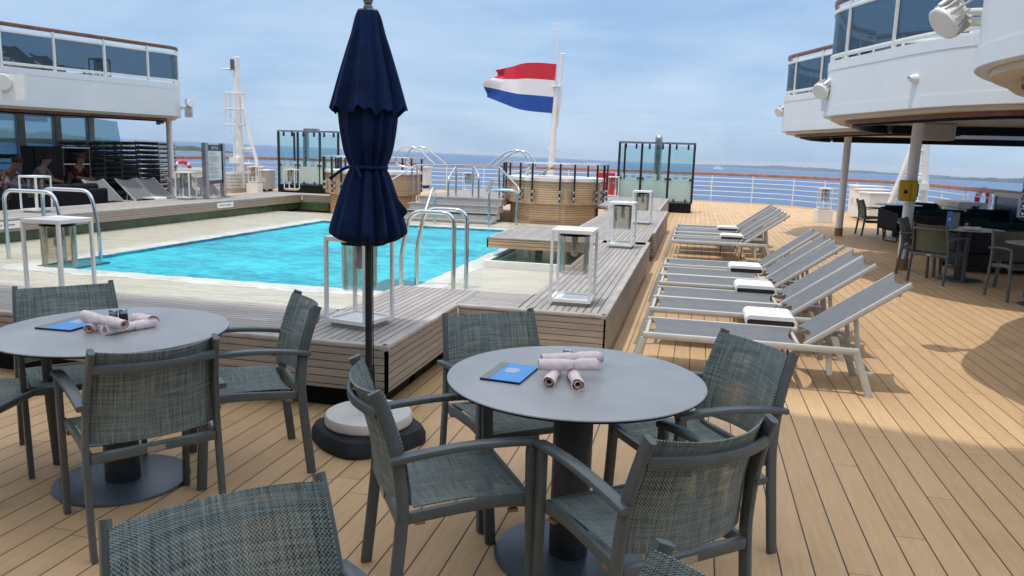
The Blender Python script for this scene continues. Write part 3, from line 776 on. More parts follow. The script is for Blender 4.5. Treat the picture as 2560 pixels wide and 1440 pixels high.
# ------------------------------------------------------------------ glass showers
def shower(x0, x1, y, zt, label, colx, colH, side):
    t = thing('shower', (x0, y, 0), 0, label, 'shower', 'glass shower enclosures'); W = x1-x0
    xs = [0, W*.30, W*.67, W]
    mb = MB(); mb.box(0,W,-.1,1.2,.002,.30); mb.build('plinth', M['black'], t)
    for i, x in enumerate(xs):
        yy = .12 if i in (1,2) else 0
        mb = MB(); mb.box(x-.035,x+.035,yy-.03,yy+.04,.30,zt); mb.build('post', M['blackframe'], t)
    mb = MB(); mb.box(.05,.11,1.0,1.07,.3,zt); mb.build('post', M['blackframe'], t)
    mb = MB(); mb.box(-.035,W+.035,-.03,.05,zt,zt+.06); mb.box(-.035,.03,.052,1.07,zt,zt+.06); mb.box(W-.03,W+.035,.052,1.07,zt,zt+.06); mb.build('top_frame', M['steeld'], t)
    for i in range(3):
        a, c = xs[i]+.04, xs[i+1]-.04; yy = .04 if i != 1 else .10
        mb = MB(); mb.box(a,c,yy,yy+.012,.98,zt-.06); p1 = mb.build('clear_pane', M['pane'], t)
        mb = MB(); mb.box(a,c,yy,yy+.012,.36,.975)
        n = 5
        for k in range(n):
            if k % 2 == 0: mb.box(a+(c-a)*k/n+.002,a+(c-a)*(k+1)/n-.002,yy-.006,yy-.002,.977,1.17)
        mb.build('frosted_pane', M['frost'], t)
        mb = MB()
        for xx in (a+(c-a)*.25, a+(c-a)*.78):
            mb.box(xx-.028,xx+.028,yy-.03,yy+.03,zt-.16,zt-.005); mb.box(xx-.025,xx+.025,yy-.03,yy+.03,.32,.42)
        for xx in (a+.03, c-.03): mb.box(xx-.035,xx+.035,yy-.03,yy+.03,1.0,1.05)
        mb.build('clamp', M['blackframe'], t)
    mb = MB(); mb.tube([(colx,.95,.3),(colx,.95,colH-.14)], .115, 14)
    if side: mb.box(colx-.02,colx+.52,.80,1.08,colH-.22,colH-.06)
    else: mb.lathe([(.115,0),(.115,.03),(.09,.09),(.04,.125),(0,.13)], 14, c=(colx,.95,colH-.14))
    mb.build('shower_column', M['steeld'], t)
    return t
shower(-2.42, -.12, 24.7, 2.10, 'right glass shower cubicle with frosted lower panes and rounded steel column', 1.15, 2.42, False)
a, c = atY(697,400,26.4), atY(846,400,26.4)
shower(a.x, c.x, 26.4, 2.24, 'left glass shower cubicle with frosted lower panes beside the parasol', .62, 2.46, True)

# ------------------------------------------------------------------ stainless hand rails
GH = 'stainless hand rails by the pool'
def rail(name, label, tubes, mat='steel', r=.022, cat='hand rail', group=GH, base=None):
    p0 = Vector(base) if base else Vector(tubes[0][0])
    t = thing(name, p0, 0, label, cat, group)
    for pts in tubes:
        mb = MB(); mb.tube([Vector(p)-p0 for p in pts], r, 10); mb.build('tube', M[mat], t)
    return t
def ladder(xs, xp, ys, label):
    # loop from the shelf post (xs) over to the pool side (xp)
    tubes = []
    for y in ys:
        s = 1 if xs > xp else -1
        pts = [(xs,y,.09),(xs,y,.98),(xp+s*.10,y,.98),(xp,y,.50),(xp,y,-.50)]
        tubes.append(fillet(pts, .15, 7))
    return rail('pool_ladder', label, tubes, r=.025, cat='pool ladder')
ladder(-2.49, -3.09, (7.85, 8.33), 'near right pool ladder of two bent steel tubes behind the teak bench corner')
ladder(-8.62, -7.75, (8.12, 8.72), 'left pool ladder of two bent steel tubes behind the white lantern')
q = lambda px, py, Y: atY(px, py, Y)
Yr = 17.0
rail('hand_rail', 'sloping hand rail down the steps right beside the left tub', [
    [q(960,462,17.0)] + fillet([q(962,460,17.0), q(1042,412,18.6), q(1160,413,20.5)], .2), [q(1042,415,18.6), q(1044,503,18.6)], [q(1030,420,18.2), q(1032,505,18.2)]])
rail('hand_rail', 'short angled hand rail left of the middle of the steps', [fillet([q(1120,517,17.4), q(1121,445,17.4), q(1141,414,18.0), q(1139,508,18.0)], .12)])
rail('hand_rail', 'short angled hand rail right of the middle of the steps', [fillet([q(1181,500,18.0), q(1183,414,18.0), q(1197,438,17.4), q(1196,496,17.4)], .12)])
rail('hand_rail', 'hand rail sloping down beside the right tub', [fillet([q(1160,413,20.5), q(1248,417,18.0), q(1297,470,16.6), q(1297,485,16.55)], .15), [q(1248,420,18.0), q(1248,514,18.0)], [q(1262,430,17.6), q(1262,515,17.6)]])
rail('hand_rail', 'hoop shaped grab rail standing at the foot of the steps', [fillet([q(1222,567,15.75), q(1223,474,15.75), q(1293,476,15.75), q(1291,563,15.75)], .14, 7)], r=.025)
rail('hand_rail', 'thick pale grab rail sloping into the far end of the pool', [fillet([q(1040,580,15.1), q(1050,570,15.2), q(1083,466,16.0), q(1087,490,16.1), q(1086,562,16.1)], .10, 6)], r=.028)
def loops(Y, P1, P2, label):
    rail('entry_rail', label, [fillet([q(px,py,Y) for px,py in P1], .28, 8), fillet([q(px,py,Y+.45) for px,py in P2], .28, 8)], r=.024, group='looped entry rails of the hot tubs', cat='entry rail')
loops(19.4, [(1086,411),(1040,366),(1000,366),(985,410),(1022,420),(1062,414)], [(1115,411),(1062,367),(1028,367),(1010,406),(1040,424)], 'pair of looped steel entry rails over the left hot tub')
loops(19.2, [(1219,414),(1272,376),(1308,376),(1330,420),(1292,432),(1268,432)], [(1238,415),(1285,378),(1320,378),(1345,418),(1312,440)], 'pair of looped steel entry rails over the right hot tub')

# ------------------------------------------------------------------ lanterns
GL = 'white square lanterns round the pool'
def make_lantern(loc, rz, label, frame='white', h=.60):
    t = thing('lantern', loc, rz, label, 'lantern', GL); W = .165; s = .011
    mb = MB()
    for sx in (-1,1):
        for sy in (-1,1):
            x, y = sx*(W-s), sy*(W-s); mb.box(x-s,x+s,y-s,y+s,.057,h-.0302)
    for sgn in (-1,1):
        mb.box(-W,W,sgn*(W-s)-s,sgn*(W-s)+s,.032,.0565)
        mb.box(sgn*(W-s)-s,sgn*(W-s)+s,-W+.0222,W-.0222,.032,.0565)
    mb.build('frame', M[frame], t)
    mb = MB(); mb.cbox(-W,W,-W,W,h-.03,h,.003); mb.build('top_plate', M[frame], t)
    mb = MB(); mb.box(-W+.0225,W-.0225,-W+.0225,W-.0225,.034,.044); mb.build('base_plate', M[frame], t)
    mb = MB(); mb.box(-W+.03,W-.03,-W+.03,W-.03,.0,.0315); mb.build('foot', M['greybox'], t)
    mb = MB(); mb.lathe([(.118,.245),(.118,.545)], 28); mb.lathe([(.115,.545),(.115,.245)], 28); mb.f = [f for f in mb.f if len(f) < 20]; mb.fs = mb.fs[:len(mb.f)]; mb.fm = mb.fm[:len(mb.f)]
    mb.build('glass_shade', M['smoked'], t)
    mb = MB(); mb.lathe([(0,.552),(.122,.552),(.122,.545),(.085,.545),(.085,.558),(.03,.565),(.03,h-.031)], 24); mb.build('shade_cap', M['black'], t)
    mb = MB(); mb.lathe([(.024,.545),(.022,.49),(.016,.47),(.018,.46),(.033,.43),(.034,.41),(.024,.385),(0,.375)], 14); mb.build('bulb', M['whitepl'], t)
    return t
lan0 = make_lantern((-.905, 6.02, ZT), 0, 'white square lantern with smoky glass on the near corner of the right teak bench')
for loc, rz, lab in [
    ((-4.575,4.745,ZT), 0, 'white square lantern behind the left table, its solid top near the left pool ladder'),
    ((-2.145,4.70,ZT), -12, 'white square lantern standing behind the pole of the navy parasol'),
    ((-.915,10.2,ZT), -4, 'white square lantern halfway along the right teak bench beside the platform'),
    ((-.93,14.2,ZT), -4, 'white square lantern on the far teak block in front of the glass shower'),
    ((-10.60,10.6,ZT), 2, 'white square lantern on the left teak bench behind the left pool ladder'),
    ((-10.88,14.86,ZT), 8, 'white square lantern left of the hot tub sign'),
    ((atZ(730,476,.45).x, atZ(730,476,.45).y, .45), 4, 'white square lantern in front of the left glass shower'),
    ((-2.35,22.6,.50), 4, 'white square lantern between the right hot tub and the right shower'),
    ((-7.3,24.5,.42), 3, 'white square lantern seen through the rails beyond the steps'),
    ]:
    dup(lan0, loc, R(rz), lab)
for loc, rz, lab, lab2 in [((3.58,23.45,0), 6, 'low white pedestal block standing alone on the open deck at right', 'white square lantern on a pedestal alone on the open deck at right'),
                     ((atZ(637,483,0).x,atZ(637,483,0).y,0), 4, 'low white pedestal block on the deck near the port mast', 'white square lantern on a pedestal near the port mast')]:
    p = thing('pedestal', loc, R(rz), lab, 'pedestal', 'white lantern pedestals')
    mb = MB(); mb.cbox(-.21,.21,-.21,.21,.0,.36,.008); mb.build('block', M['white'], p)
    dup(lan0, (loc[0],loc[1],.361), R(rz), lab2)
# far white stand for the lanterns that are raised
for x, y, z, lab in [(-2.35,22.6,.5,'white plinth under the lantern by the right shower')]:
    p = thing('pedestal', (x,y,0), 0, lab, 'pedestal', 'white lantern pedestals'); mb = MB(); mb.cbox(-.2,.2,-.2,.2,.002,z-.002,.006); mb.build('block', M['white'], p)

# ------------------------------------------------------------------ closed parasol
UX, UY = -1.70, 3.84
t = thing('parasol', (UX, UY, 0), 0, 'closed navy blue parasol tied at the waist standing on a round white base', 'parasol')
mb = MB(); mb.tube([(0,0,.14),(0,0,2.36)], .0155*1.25, 14); mb.build('pole', M['pole'], t)
mb = MB(); mb.lathe([(.034,.16),(.034,.42),(.030,.425),(.030,.16)], 16); mb.build('pole_sleeve', M['pole'], t)
mb = MB(); mb.lathe([(.0,.105),(.235,.105),(.243,.115),(.243,.150),(.235,.162),(.045,.164),(.0,.164)], 48); mb.build('base_disc', M['whitepl'], t)
mb = MB(); n = 48; prof = [(1.0,.0),(1.0,.05),(.94,.085),(.80,.104)]
b0 = len(mb.v)
for sc_, z in prof:
    for k in range(n):
        a = 2*math.pi*k/n; lob = 1+.16*max(0, math.cos(a-R(185)))**14+.13*max(0, math.cos(a-R(10)))**20+.12*max(0, math.cos(a-R(95)))**16+.1*max(0,math.cos(a-R(275)))**18
        rr = .285*sc_*(lob if z < .09 else 1); mb.v.append((rr*math.cos(a), rr*math.sin(a), z+.002))
mb.smooth = True
for i in range(len(prof)-1):
    for k in range(n): k2 = (k+1) % n; mb.face((i*n+k, i*n+k2, (i+1)*n+k2, (i+1)*n+k))
mb.smooth = False; mb.face([3*n+k for k in range(n)]); mb.build('base_tray', M['rubber'], t)
def canopy(prof, folds, amp, ph, hem, n=120, sub=14):
    mb = MB(); P = spline([(r,0,z) for r,z in prof], sub); rows = len(P); mb.smooth = True
    for i, p in enumerate(P):
        v = i/(rows-1)
        for k in range(n):
            a = 2*math.pi*k/n
            w = math.cos(folds*a+ph+1.1*math.sin(2*a+ph)+.7*math.sin(3*a+2*ph)+.5*v*math.sin(a+ph)) ; w = (abs(w)**.7)*(1 if w > 0 else -1)*(1+.35*math.sin(3*a+ph*2)) ; w2 = math.cos((folds*2+1)*a+1.3+ph)
            am = amp*min(1, v*2.2+.12)
            r = p.x*(1+am*w+.4*am*w2); z = p.z + hem*v**6*(.7*w+.5*w2)
            mb.v.append((r*math.cos(a), r*math.sin(a), z))
    for i in range(rows-1):
        for k in range(n): k2 = (k+1) % n; mb.face((i*n+k, i*n+k2, (i+1)*n+k2, (i+1)*n+k))
    return mb
K = .00196
def zpy(y): return 2.367 - y*(2.367-1.096)/615 if y > 0 else 2.367
top = [(26*K,zpy(24)),(33*K,zpy(42)),(43*K,zpy(85)),(55*K,zpy(125)),(74*K,zpy(190)),(90*K,zpy(250)),(95*K,zpy(272))]
canopy(top, 9, .10, .4, .022).build('upper_canopy', M['navy'], t)
low = [(52*K,zpy(190)),(74*K,zpy(262)),(73*K,zpy(285)),(66*K,zpy(330)),(57*K,zpy(372)),(45*K,zpy(404)),(43*K,zpy(414)),(52*K,zpy(436)),(66*K,zpy(480)),(80*K,zpy(530)),(91*K,zpy(575)),(84*K,zpy(590)),(62*K,zpy(603)),(30*K,zpy(606))]
canopy(low, 10, .15, 1.1, .014).build('lower_canopy', M['navy'], t)
mb = MB(); n = 120; ring_ = []
# loose hanging corner of the canopy, and the tie
mb.sheet(lambda u, v: Vector((.125+.085*u*(1-abs(v-.6)*1.5), .025+.02*u+.01*v, zpy(478+62*v)-.012*u)), 6, 6, .006); mb.build('loose_corner', M['navy'], t)
mb = MB(); mb.tube([(46*K*1.06*math.cos(a*2*math.pi/40),46*K*1.06*math.sin(a*2*math.pi/40),zpy(411)) for a in range(40)], .011, 8, close=True)
mb.tube([(-.075,-.085,zpy(411)),(-.11,-.09,zpy(418)),(-.15,-.09,zpy(432)),(-.175,-.085,zpy(440)),(-.182,-.085,zpy(441))], .008, 8)
mb.tube([(-.02,-.105,zpy(411)),(.0,-.12,zpy(422)),(.012,-.125,zpy(436))], .009, 8); mb.build('tie', M['navy'], t)
mb = MB(); mb.lathe([(.0,2.315),(.052,2.317),(.055,2.31)], 24); mb.lathe([(.018,2.32),(.024,2.325),(.024,2.335),(.016,2.345),(.022,2.352),(.028,2.37),(.026,2.39),(.014,2.402),(0,2.405)], 18); mb.build('finial', M['greycover'], t)
mb = MB(); mb.tube(spline([(.032,-.02,1.12),(.034,-.02,.8),(.036,-.02,.45),(.045,-.02,.28),(.03,-.03,.2)], 6), .003, 6); mb.build('cord', M['black'], t)

# ------------------------------------------------------------------ hot tub sign and small plaques
p0, p1 = Vector((-10.62,15.2,ZT)), Vector((-10.86,16.2,ZT))
ang = math.atan2(p1.y-p0.y, p1.x-p0.x); Wd = (p1-p0).length
t = thing('notice_sign', p0, ang, 'upright hot tub rules sign between two steel posts on the left bench', 'sign')
for x in (0, Wd):
    mb = MB(); mb.box(x-.07,x+.07,-.045,.045,.004,1.235); mb.build('post', M['steeld'], t)
    mb = MB(); mb.box(x-.13,x+.13,-.10,.10,.0,.018); mb.build('foot_plate', M['steeld'], t)
mb = MB(); mb.box(.10,Wd-.10,-.02,.02,.32,1.20); bd = mb.build('board', M['signnavy'], t)
mb = MB(); mb.box(.125,Wd-.125,-.026,-.021,.405,1.06); mb.build('rules_panel', M['signpale'], t)
text_mesh('lettering', 'HOT TUB', .085, M['white'], t, (Wd/2,-.024,1.125), (R(90),0,0))
mb = MB(); rnd = random.Random(3)
zz = 1.03
for ln in (.42,.36,.40,0,.5,.62,.6,.55,.5,.4,.6,0,.3,.3,.4,0,.38,.55,.6,.52,.3,.5,.6,.45,0,.5,.42,.62,.58):
    if ln: mb.box(.16,.16+ln*.95,-.029,-.0265,zz-.007,zz)
    zz -= .0205
mb.build('rules_lines', M['textgrey'], t)
for yc, lab in ((14.95,'small white plaque on the left bench side below the hot tub sign'), (9.35,'small white plaque on the left bench side at the photo edge')):
    t = thing('plaque', (-9.985, yc, .355), R(90), lab, 'plaque', 'small white plaques on the bench side')
    mb = MB(); mb.cbox(-.30,.30,-.008,.008,-.055,.055,.003); mb.build('plate', M['white'], t)
    mb = MB(); mb.box(-.2,-.02,-.0105,-.0085,-.008,.012); mb.box(.01,.2,-.0105,-.0085,-.008,.012); mb.build('lettering_line', M['textgrey'], t)

# ------------------------------------------------------------------ sun loungers
def make_lounger(label, group, backang=math.atan2(.47,.65), L=1.49, dark=False):
    fm = M['loungeframe']; sm = M['loungesling']
    t = thing('sun_lounger', (0,0,0), 0, label, 'sun lounger', group); HW = .29; Z = .32; hx = 1.13
    mb = MB()
    for s in (-1,1): mb.sweep([(.0,s*HW,Z),(L,s*HW,Z)], .032, .05, (0,1,0), .4)
    mb.build('side_rails', fm, t)
    mb = MB(); mb.sweep([(.02,-HW+.017,Z-.01),(.02,HW-.017,Z-.01)], .03, .03, (1,0,0)); mb.sweep([(hx-.02,-HW+.017,Z-.02),(hx-.02,HW-.017,Z-.02)], .03, .03, (1,0,0)); mb.sweep([(L-.03,-HW+.017,Z-.01),(L-.03,HW-.017,Z-.01)], .03, .03, (1,0,0)); mb.build('cross_bars', fm, t)
    for s in (-1,1):
        mb = MB(); mb.sweep([(.01,s*HW,Z-.02),(-.085,s*HW,.012)], .03, .05, (0,1,0), .3); mb.box(-.12,-.06,s*HW-.018,s*HW+.018,0,.012); mb.build('leg', fm, t)
        mb = MB(); mb.sweep([(L-.02,s*HW,Z+.012),(L+.10,s*HW,.012)], .03, .052, (0,1,0), .3); mb.box(L+.07,L+.13,s*HW-.018,s*HW+.018,0,.012); mb.build('leg', fm, t)
    mb = MB(); w = HW-.014
    def seat(u, v):
        x = .03+(hx-.05)*u; e = (u-.5)*2; y = -w+2*w*v
        x += -.05*e*abs(e)**6*(math.sin(math.pi*v)); return Vector((x, y, Z+.018-.018*math.sin(math.pi*v)))
    mb.sheet(seat, 14, 8, .006, 1.1, .55); mb.build('seat_sling', sm, t)
    ca, sa = math.cos(backang), math.sin(backang); BL = .82
    mb = MB()
    for s in (-1,1): mb.sweep([(hx+.01,s*(HW-.038),Z+.01),(hx+BL*ca,s*(HW-.038),Z+.01+BL*sa)], .022, .04, (0,1,0), .4)
    mb.sweep([(hx+BL*ca*.9,-HW+.05,Z+BL*sa*.9-.02),(hx+BL*ca*.9,HW-.05,Z+BL*sa*.9-.02)], .02, .03, (1,0,0)); mb.build('back_frame', fm, t)
    w2 = HW-.046
    def back(u, v):
        q_ = .02+(BL-.02)*u; e = (u-.5)*2; q_ -= .06*e*abs(e)**6*math.sin(math.pi*v)
        sg = .02*math.sin(math.pi*v)
        return Vector((hx+q_*ca+sg*sa, -w2+2*w2*v, Z+.028+q_*sa-sg*ca))
    mb = MB(); mb.sheet(back, 14, 8, .006, .8, .5); mb.build('back_sling', sm, t)
    mb = MB()
    for s in (-1,1):
        mb.sweep([(hx+.42*ca,s*.19,Z+.42*sa-.02),(hx+.40,s*.19,.16),(L+.12,s*.19,.14)], .02, .03, (0,1,0))
        mb.sweep([(hx+.18,s*.21,Z-.02),(hx+.20,s*.21,.12)], .03, .04, (0,1,0))
    mb.sweep([(L+.12,-.19,.14),(L+.12,.19,.14)], .02, .03, (1,0,0)); mb.build('support_bracket', fm, t)
    return t
GA, GB, GC = 'loungers in the near row on the right', 'loungers in the far row on the right', 'loungers beside the left bench'
pitchY = [5.94, 6.97, 7.575, 8.46, 9.08, 9.90]
labs = ['nearest grey sun lounger, right behind the mesh chairs, first of the near row', 'grey lounger just behind the nearest white side table', 'grey lounger just in front of the middle white side table', 'grey lounger just behind the middle white side table', 'grey lounger just in front of the third white side table', 'rearmost grey lounger of the near row, before the gap with shadows']
l0 = make_lounger(labs[0], GA); l0.location = (-.31, pitchY[0], 0)
for y, lb in list(zip(pitchY, labs))[1:]: dup(l0, (-.315+random.uniform(-.025,.025), y, 0), random.uniform(-.008,.008), lb, GA)
for y, lb in zip((12.96, 13.88, 14.6, 15.55), ('front lounger of the far row with its frame seen whole', 'second lounger of the far row behind its front side table', 'third lounger of the far row in front of its rear side table', 'rearmost lounger of the far row near the glass shower')):
    dup(l0, (-.34, y, 0), random.uniform(-.006,.006), lb, GB)
for px_, lb in zip((228,308,359,432,492), ('first grey lounger beside the left bench with its dark back corner showing', 'grey lounger behind the low side table at left', 'grey lounger touching its neighbour beyond the left side table', 'grey lounger seen behind the lantern left of the sign', 'grey lounger seen just behind the hot tub sign')):
    hd_ = atX(px_, 446, -12.95); dup(l0, (hd_.x+1.78*math.cos(.2), hd_.y-1.78*math.sin(.2)+.05, 0), math.pi-.2, lb, GC)
def make_side_table(loc, label, group):
    t = thing('side_table', loc, 0, label, 'side table', group)
    W, H = .195, .046; mb = MB(); th = .011; n = 6
    def loop(w, h, r): 
        out = []
        for cx, cz, a0 in ((w-r,h-r,0),(-w+r,h-r,90),(-w+r,-h+r,180),(w-r,-h+r,270)):
            for k in range(n+1): a = R(a0+90*k/n); out.append((cx+r*math.cos(a), cz+r*math.sin(a)))
        return out
    o_, i_ = loop(W,H,.045), [(x_, z_-.009) for x_, z_ in loop(W-th*1.4,H-.022,.022)]; N = len(o_); D2 = .20
    mb.smooth = False
    for yy in (-D2, D2):
        for (x,z) in o_: mb.v.append((x,yy,z))
        for (x,z) in i_: mb.v.append((x,yy,z))
    for k in range(N):
        k2 = (k+1) % N
        mb.smooth = True
        mb.face((k, k2, 2*N+k2, 2*N+k)[::-1]); mb.face((N+k, N+k2, 3*N+k2, 3*N+k))
        mb.smooth = False
        mb.face((k, k2, N+k2, N+k)); mb.face((2*N+k, 2*N+k2, 3*N+k2, 3*N+k)[::-1])
    mb.build('table_loop', M['white'], t)
    mb = MB(); mb.box(-W+th*1.4+.003,W-th*1.4-.003,-D2+.018,D2-.018,-H+.0145,H-.0325); mb.build('slot_shade_fill', basic('slot_shade_brown_'+str(len(bpy.data.materials)), (.045,.036,.032), .6), t)  # dark fill stands for the shade inside the slot
    for s in (-1,1):
        mb = MB(); mb.sweep([(s*.17,.0,-H-.001),(s*.17,.0,-H-.313)], .018, .03, (1,0,0)); mb.build('leg', M['darkframe'], t)
    return t
GT = 'white loop side tables between the loungers'
s0 = make_side_table((.645, 6.45, .366), 'nearest white loop side table in the gap behind the first lounger', GT)
for (x,y), lb in zip(((.64,8.01),(.635,9.48),(.64,13.42),(.63,15.07),(-12.25,15.55)), ('middle white loop side table of the near lounger row', 'third white loop side table, farthest back in the near lounger row', 'white loop side table near the front of the far lounger row', 'white loop side table at the back of the far lounger row', 'white loop side table between loungers beside the left bench')):
    dup(s0, (x,y,.366), 0, lb)
# ------------------------------------------------------------------ round tables
def make_table(x, y, label, group='round grey dining tables', r=.505):
    t = thing('dining_table', (x, y, 0), 0, label, 'table', group)
    mb = MB(); mb.lathe([(0,.7445),(r-.003,.7445),(r-.0005,.746),(r-.002,.75),(0,.75)], 96); mb.build('tabletop', [M['tabletop']], t)
    mb = MB(); mb.lathe([(0,.737),(r-.006,.737),(r-.001,.740),(r-.001,.7442),(0,.7442)], 96); mb.build('underside', M['black'], t)
    mb = MB(); mb.lathe([(.0,.725),(.20,.725),(.20,.7365),(0,.7365)], 32); mb.build('mounting_plate', M['black'], t)
    mb = MB(); mb.lathe([(.079,.014),(.079,.724)], 36); mb.build('pedestal', M['pedestal'], t)
    mb = MB(); mb.lathe([(0,.001),(.298,.001),(.303,.004),(.300,.011),(.290,.0135),(0,.0135)], 64); mb.build('base_disc', M['tablebase'], t)
    return t
T1 = make_table(-.41, 2.90, 'round grey table in the centre foreground with a blue booklet and napkin rolls')
T2 = make_table(-2.60, 2.985, 'round grey table at left foreground beside the pool bench')
T3 = make_table(3.84, 12.36, 'round table behind the green mesh chair under the right balcony')
T4 = make_table(4.20, 10.35, 'round table at the right photo edge under the right balcony')
T5 = make_table(4.62, 19.6, 'farthest round table behind the dark wicker armchair at right')

# ------------------------------------------------------------------ mesh armchairs
def make_chair(label, group, sling='sling', frame='frame'):
    fr = M[frame]; sl = M[sling]
    t = thing('armchair', (0,0,0), 0, label, 'chair', group)
    for s in (-1,1):
        mb = MB(); mb.sweep(spline([(s*.252,-.284,.002),(s*.252,-.262,.20),(s*.250,-.243,.40),(s*.247,-.243,.50),(s*.240,-.262,.64),(s*.231,-.300,.77),(s*.226,-.330,.846)], 6), .024, .044, (1,0,0), .35); mb.build('rear_upright', fr, t)
        mb = MB(); mb.sweep(fillet([(s*.252,.232,.002),(s*.254,.212,.34),(s*.256,.206,.60)], .1, 4), .027, .046, (1,0,0), .35); mb.build('leg', fr, t)
        mb = MB(); P = spline([(s*.256,.225,.640),(s*.257,.13,.647),(s*.258,-.02,.648),(s*.258,-.17,.636),(s*.257,-.285,.620)], 5)
        mb.sweep(P, .046, .024, (1,0,0), .35)
        mb.sweep(fillet([(s*.256,.206,.60),(s*.256,.208,.632)], .01, 2), .027, .046, (1,0,0), .35); mb.build('armrest', fr, t)
    mb = MB()
    for s in (-1,1):
        mb.sweep(spline([(s*.236,-.245,.405),(s*.236,-.10,.418),(s*.236,.08,.428),(s*.240,.215,.418)], 5), .022, .042, (1,0,0), .35)
    mb.sweep([(-.236,-.246,.402),(.236,-.246,.402)], .03, .042, (0,1,0), .3)
    mb.sweep([(-.240,.213,.415),(.240,.213,.415)], .026, .034, (0,1,0), .3)
    mb.build('seat_frame', fr, t)
    mb = MB(); mb.box(-.035,.035,-.2645,-.2615,.389,.413); mb.build('name_plate', M['steeld'], t)
    mb = MB()
    for s in (-1,1):
        for y in (-.18,.15): mb.box(s*.236-.010,s*.236+.010,y-.017,y+.017,.384,.3945)
    mb.build('glide_block', M['orangewood'], t)
    def seat(u, v):
        x = (u-.5)*2; y = -.20+.40*v
        zz = .425+.012*math.sin(v*math.pi) + .012*abs(x)**4 - .014*(1-x*x)*math.sin(v*math.pi)
        return Vector((x*.224, y + .015*(1-abs(x)**2)*(1 if v < .05 else 0), zz))
    mb = MB(); mb.sheet(seat, 14, 12, .005, .45, .40); mb.build('seat_sling', sl, t)
    BP = spline([(.248,-.232,.455),(.246,-.238,.52),(.240,-.258,.64),(.231,-.296,.77),(.226,-.322,.838)], 5)
    def back(u, v):
        x = (u-.5)*2; k = v*(len(BP)-1); i = min(int(k), len(BP)-2); p = BP[i].lerp(BP[i+1], k-i)
        dip = (1-x*x)
        return Vector((x*(p.x-.003), p.y-.050*dip+.024*abs(x)**3, p.z-.012*dip*v*v))
    mb = MB(); mb.sheet(back, 16, 16, .005, .45, .39); mb.build('back_sling', sl, t)
    mb = MB(); mb.sweep([Vector((x*.222,-.300-.056*(1-x*x)-.018,.772)) for x in [i/8-1 for i in range(17)]], .016, .034, (0,1,0), .3); mb.build('back_bar', fr, t)
    return t
GCH = 'grey mesh armchairs in the foreground'
def place(src, x, y, deg, lab, grp): return dup(src, (x,y,0), R(deg-90), lab, grp)
c0 = make_chair('mesh armchair seen from behind at the left table, its back to the camera', GCH); c0.location = (-2.248,2.687,0); c0.rotation_euler = (0,0,R(143.2-90))
for x,y,a,lb in [(-2.165,3.341,-139.7,'mesh armchair seen from the side between the left table and the parasol base'),
    (-.797,2.558,32.7,'mesh armchair seen from the side between the parasol base and the centre table'),
    (-.117,2.441,130.5,'mesh armchair seen from behind in front of the centre table'),
    (.031,3.202,-145.6,'mesh armchair right of the centre table with the deck and lounger behind it'),
    (-.748,3.315,-52.2,'mesh armchair behind the centre table, its back against the teak bench'),
    (-3.042,3.221,-40.1,'mesh armchair behind the left table in front of the white pool lantern'),
    (-.729,1.185,-41.6,'close mesh armchair cut off by the bottom of the photo, left of centre'),
    (-.165,1.10,-147.,'mesh armchair corner just poking up at the bottom right of the centre table'),
    (-3.20,2.75,14.,'mesh armchair at the left photo edge tucked under the left table')]:
    place(c0, x, y, a, lb, GCH)
GCR = 'olive mesh armchairs under the right balcony'
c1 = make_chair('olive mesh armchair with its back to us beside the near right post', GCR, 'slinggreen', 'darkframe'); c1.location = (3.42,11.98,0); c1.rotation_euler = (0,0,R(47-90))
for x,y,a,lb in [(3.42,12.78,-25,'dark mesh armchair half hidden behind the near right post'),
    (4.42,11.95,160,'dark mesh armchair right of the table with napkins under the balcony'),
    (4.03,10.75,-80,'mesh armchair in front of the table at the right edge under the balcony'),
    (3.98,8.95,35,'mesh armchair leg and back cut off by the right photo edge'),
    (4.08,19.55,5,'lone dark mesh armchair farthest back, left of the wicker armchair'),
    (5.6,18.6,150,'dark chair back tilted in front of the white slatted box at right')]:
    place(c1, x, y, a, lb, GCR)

# ------------------------------------------------------------------ things on the tables
def booklet(pxs, z, label, name='booklet'):
    P = [atZ(px,py,z+.007) for px,py in pxs]     # FL FR BR BL
    o_ = (P[0]+P[2])/2; ux = ((P[1]-P[0])+(P[2]-P[3])).normalized(); uy = Vector((-ux.y,ux.x,0))
    W_ = ((P[1]-P[0]).length+(P[2]-P[3]).length)/2; D_ = ((P[3]-P[0]).length+(P[2]-P[1]).length)/2
    t = thing(name, (o_.x,o_.y,z+.0005), math.atan2(ux.y,ux.x), label, 'booklet', 'blue menu booklets')
    w2, d2 = W_/2, D_/2
    mb = MB(); mb.box(-w2,w2,-d2,d2,0,.0075); mb.build('pages', M['navyedge'], t)
    sp = -w2+W_*.22
    mb = MB(); mb.box(sp,w2,-d2,d2,.008,.0092); mb.build('front_cover', M['blue'], t)
    mb = MB(); mb.box(-w2,sp-.001,-d2,d2,.008,.0095); mb.build('spine_strip', M['greycover'], t)
    mb = MB(); rnd = random.Random(4)
    for k in range(7):
        yy = d2*(.42-.075*k); a_ = sp+W_*(.10+.035*abs(k-3)*rnd.random()); c_ = a_+W_*(.28+.16*rnd.random())
        mb.box(a_,min(c_,w2-.02),yy-.0025,yy+.0022,.0094,.0098)
    mb.build('cover_mark', M['white'], t)
    return t
booklet([(1208,946),(1308,958),(1339,917),(1247,905)], .75, 'blue booklet with grey spine lying on the centre table')
booklet([(109,820),(197,829),(262,795),(178,790)], .75, 'blue booklet with dark spine lying on the left table')
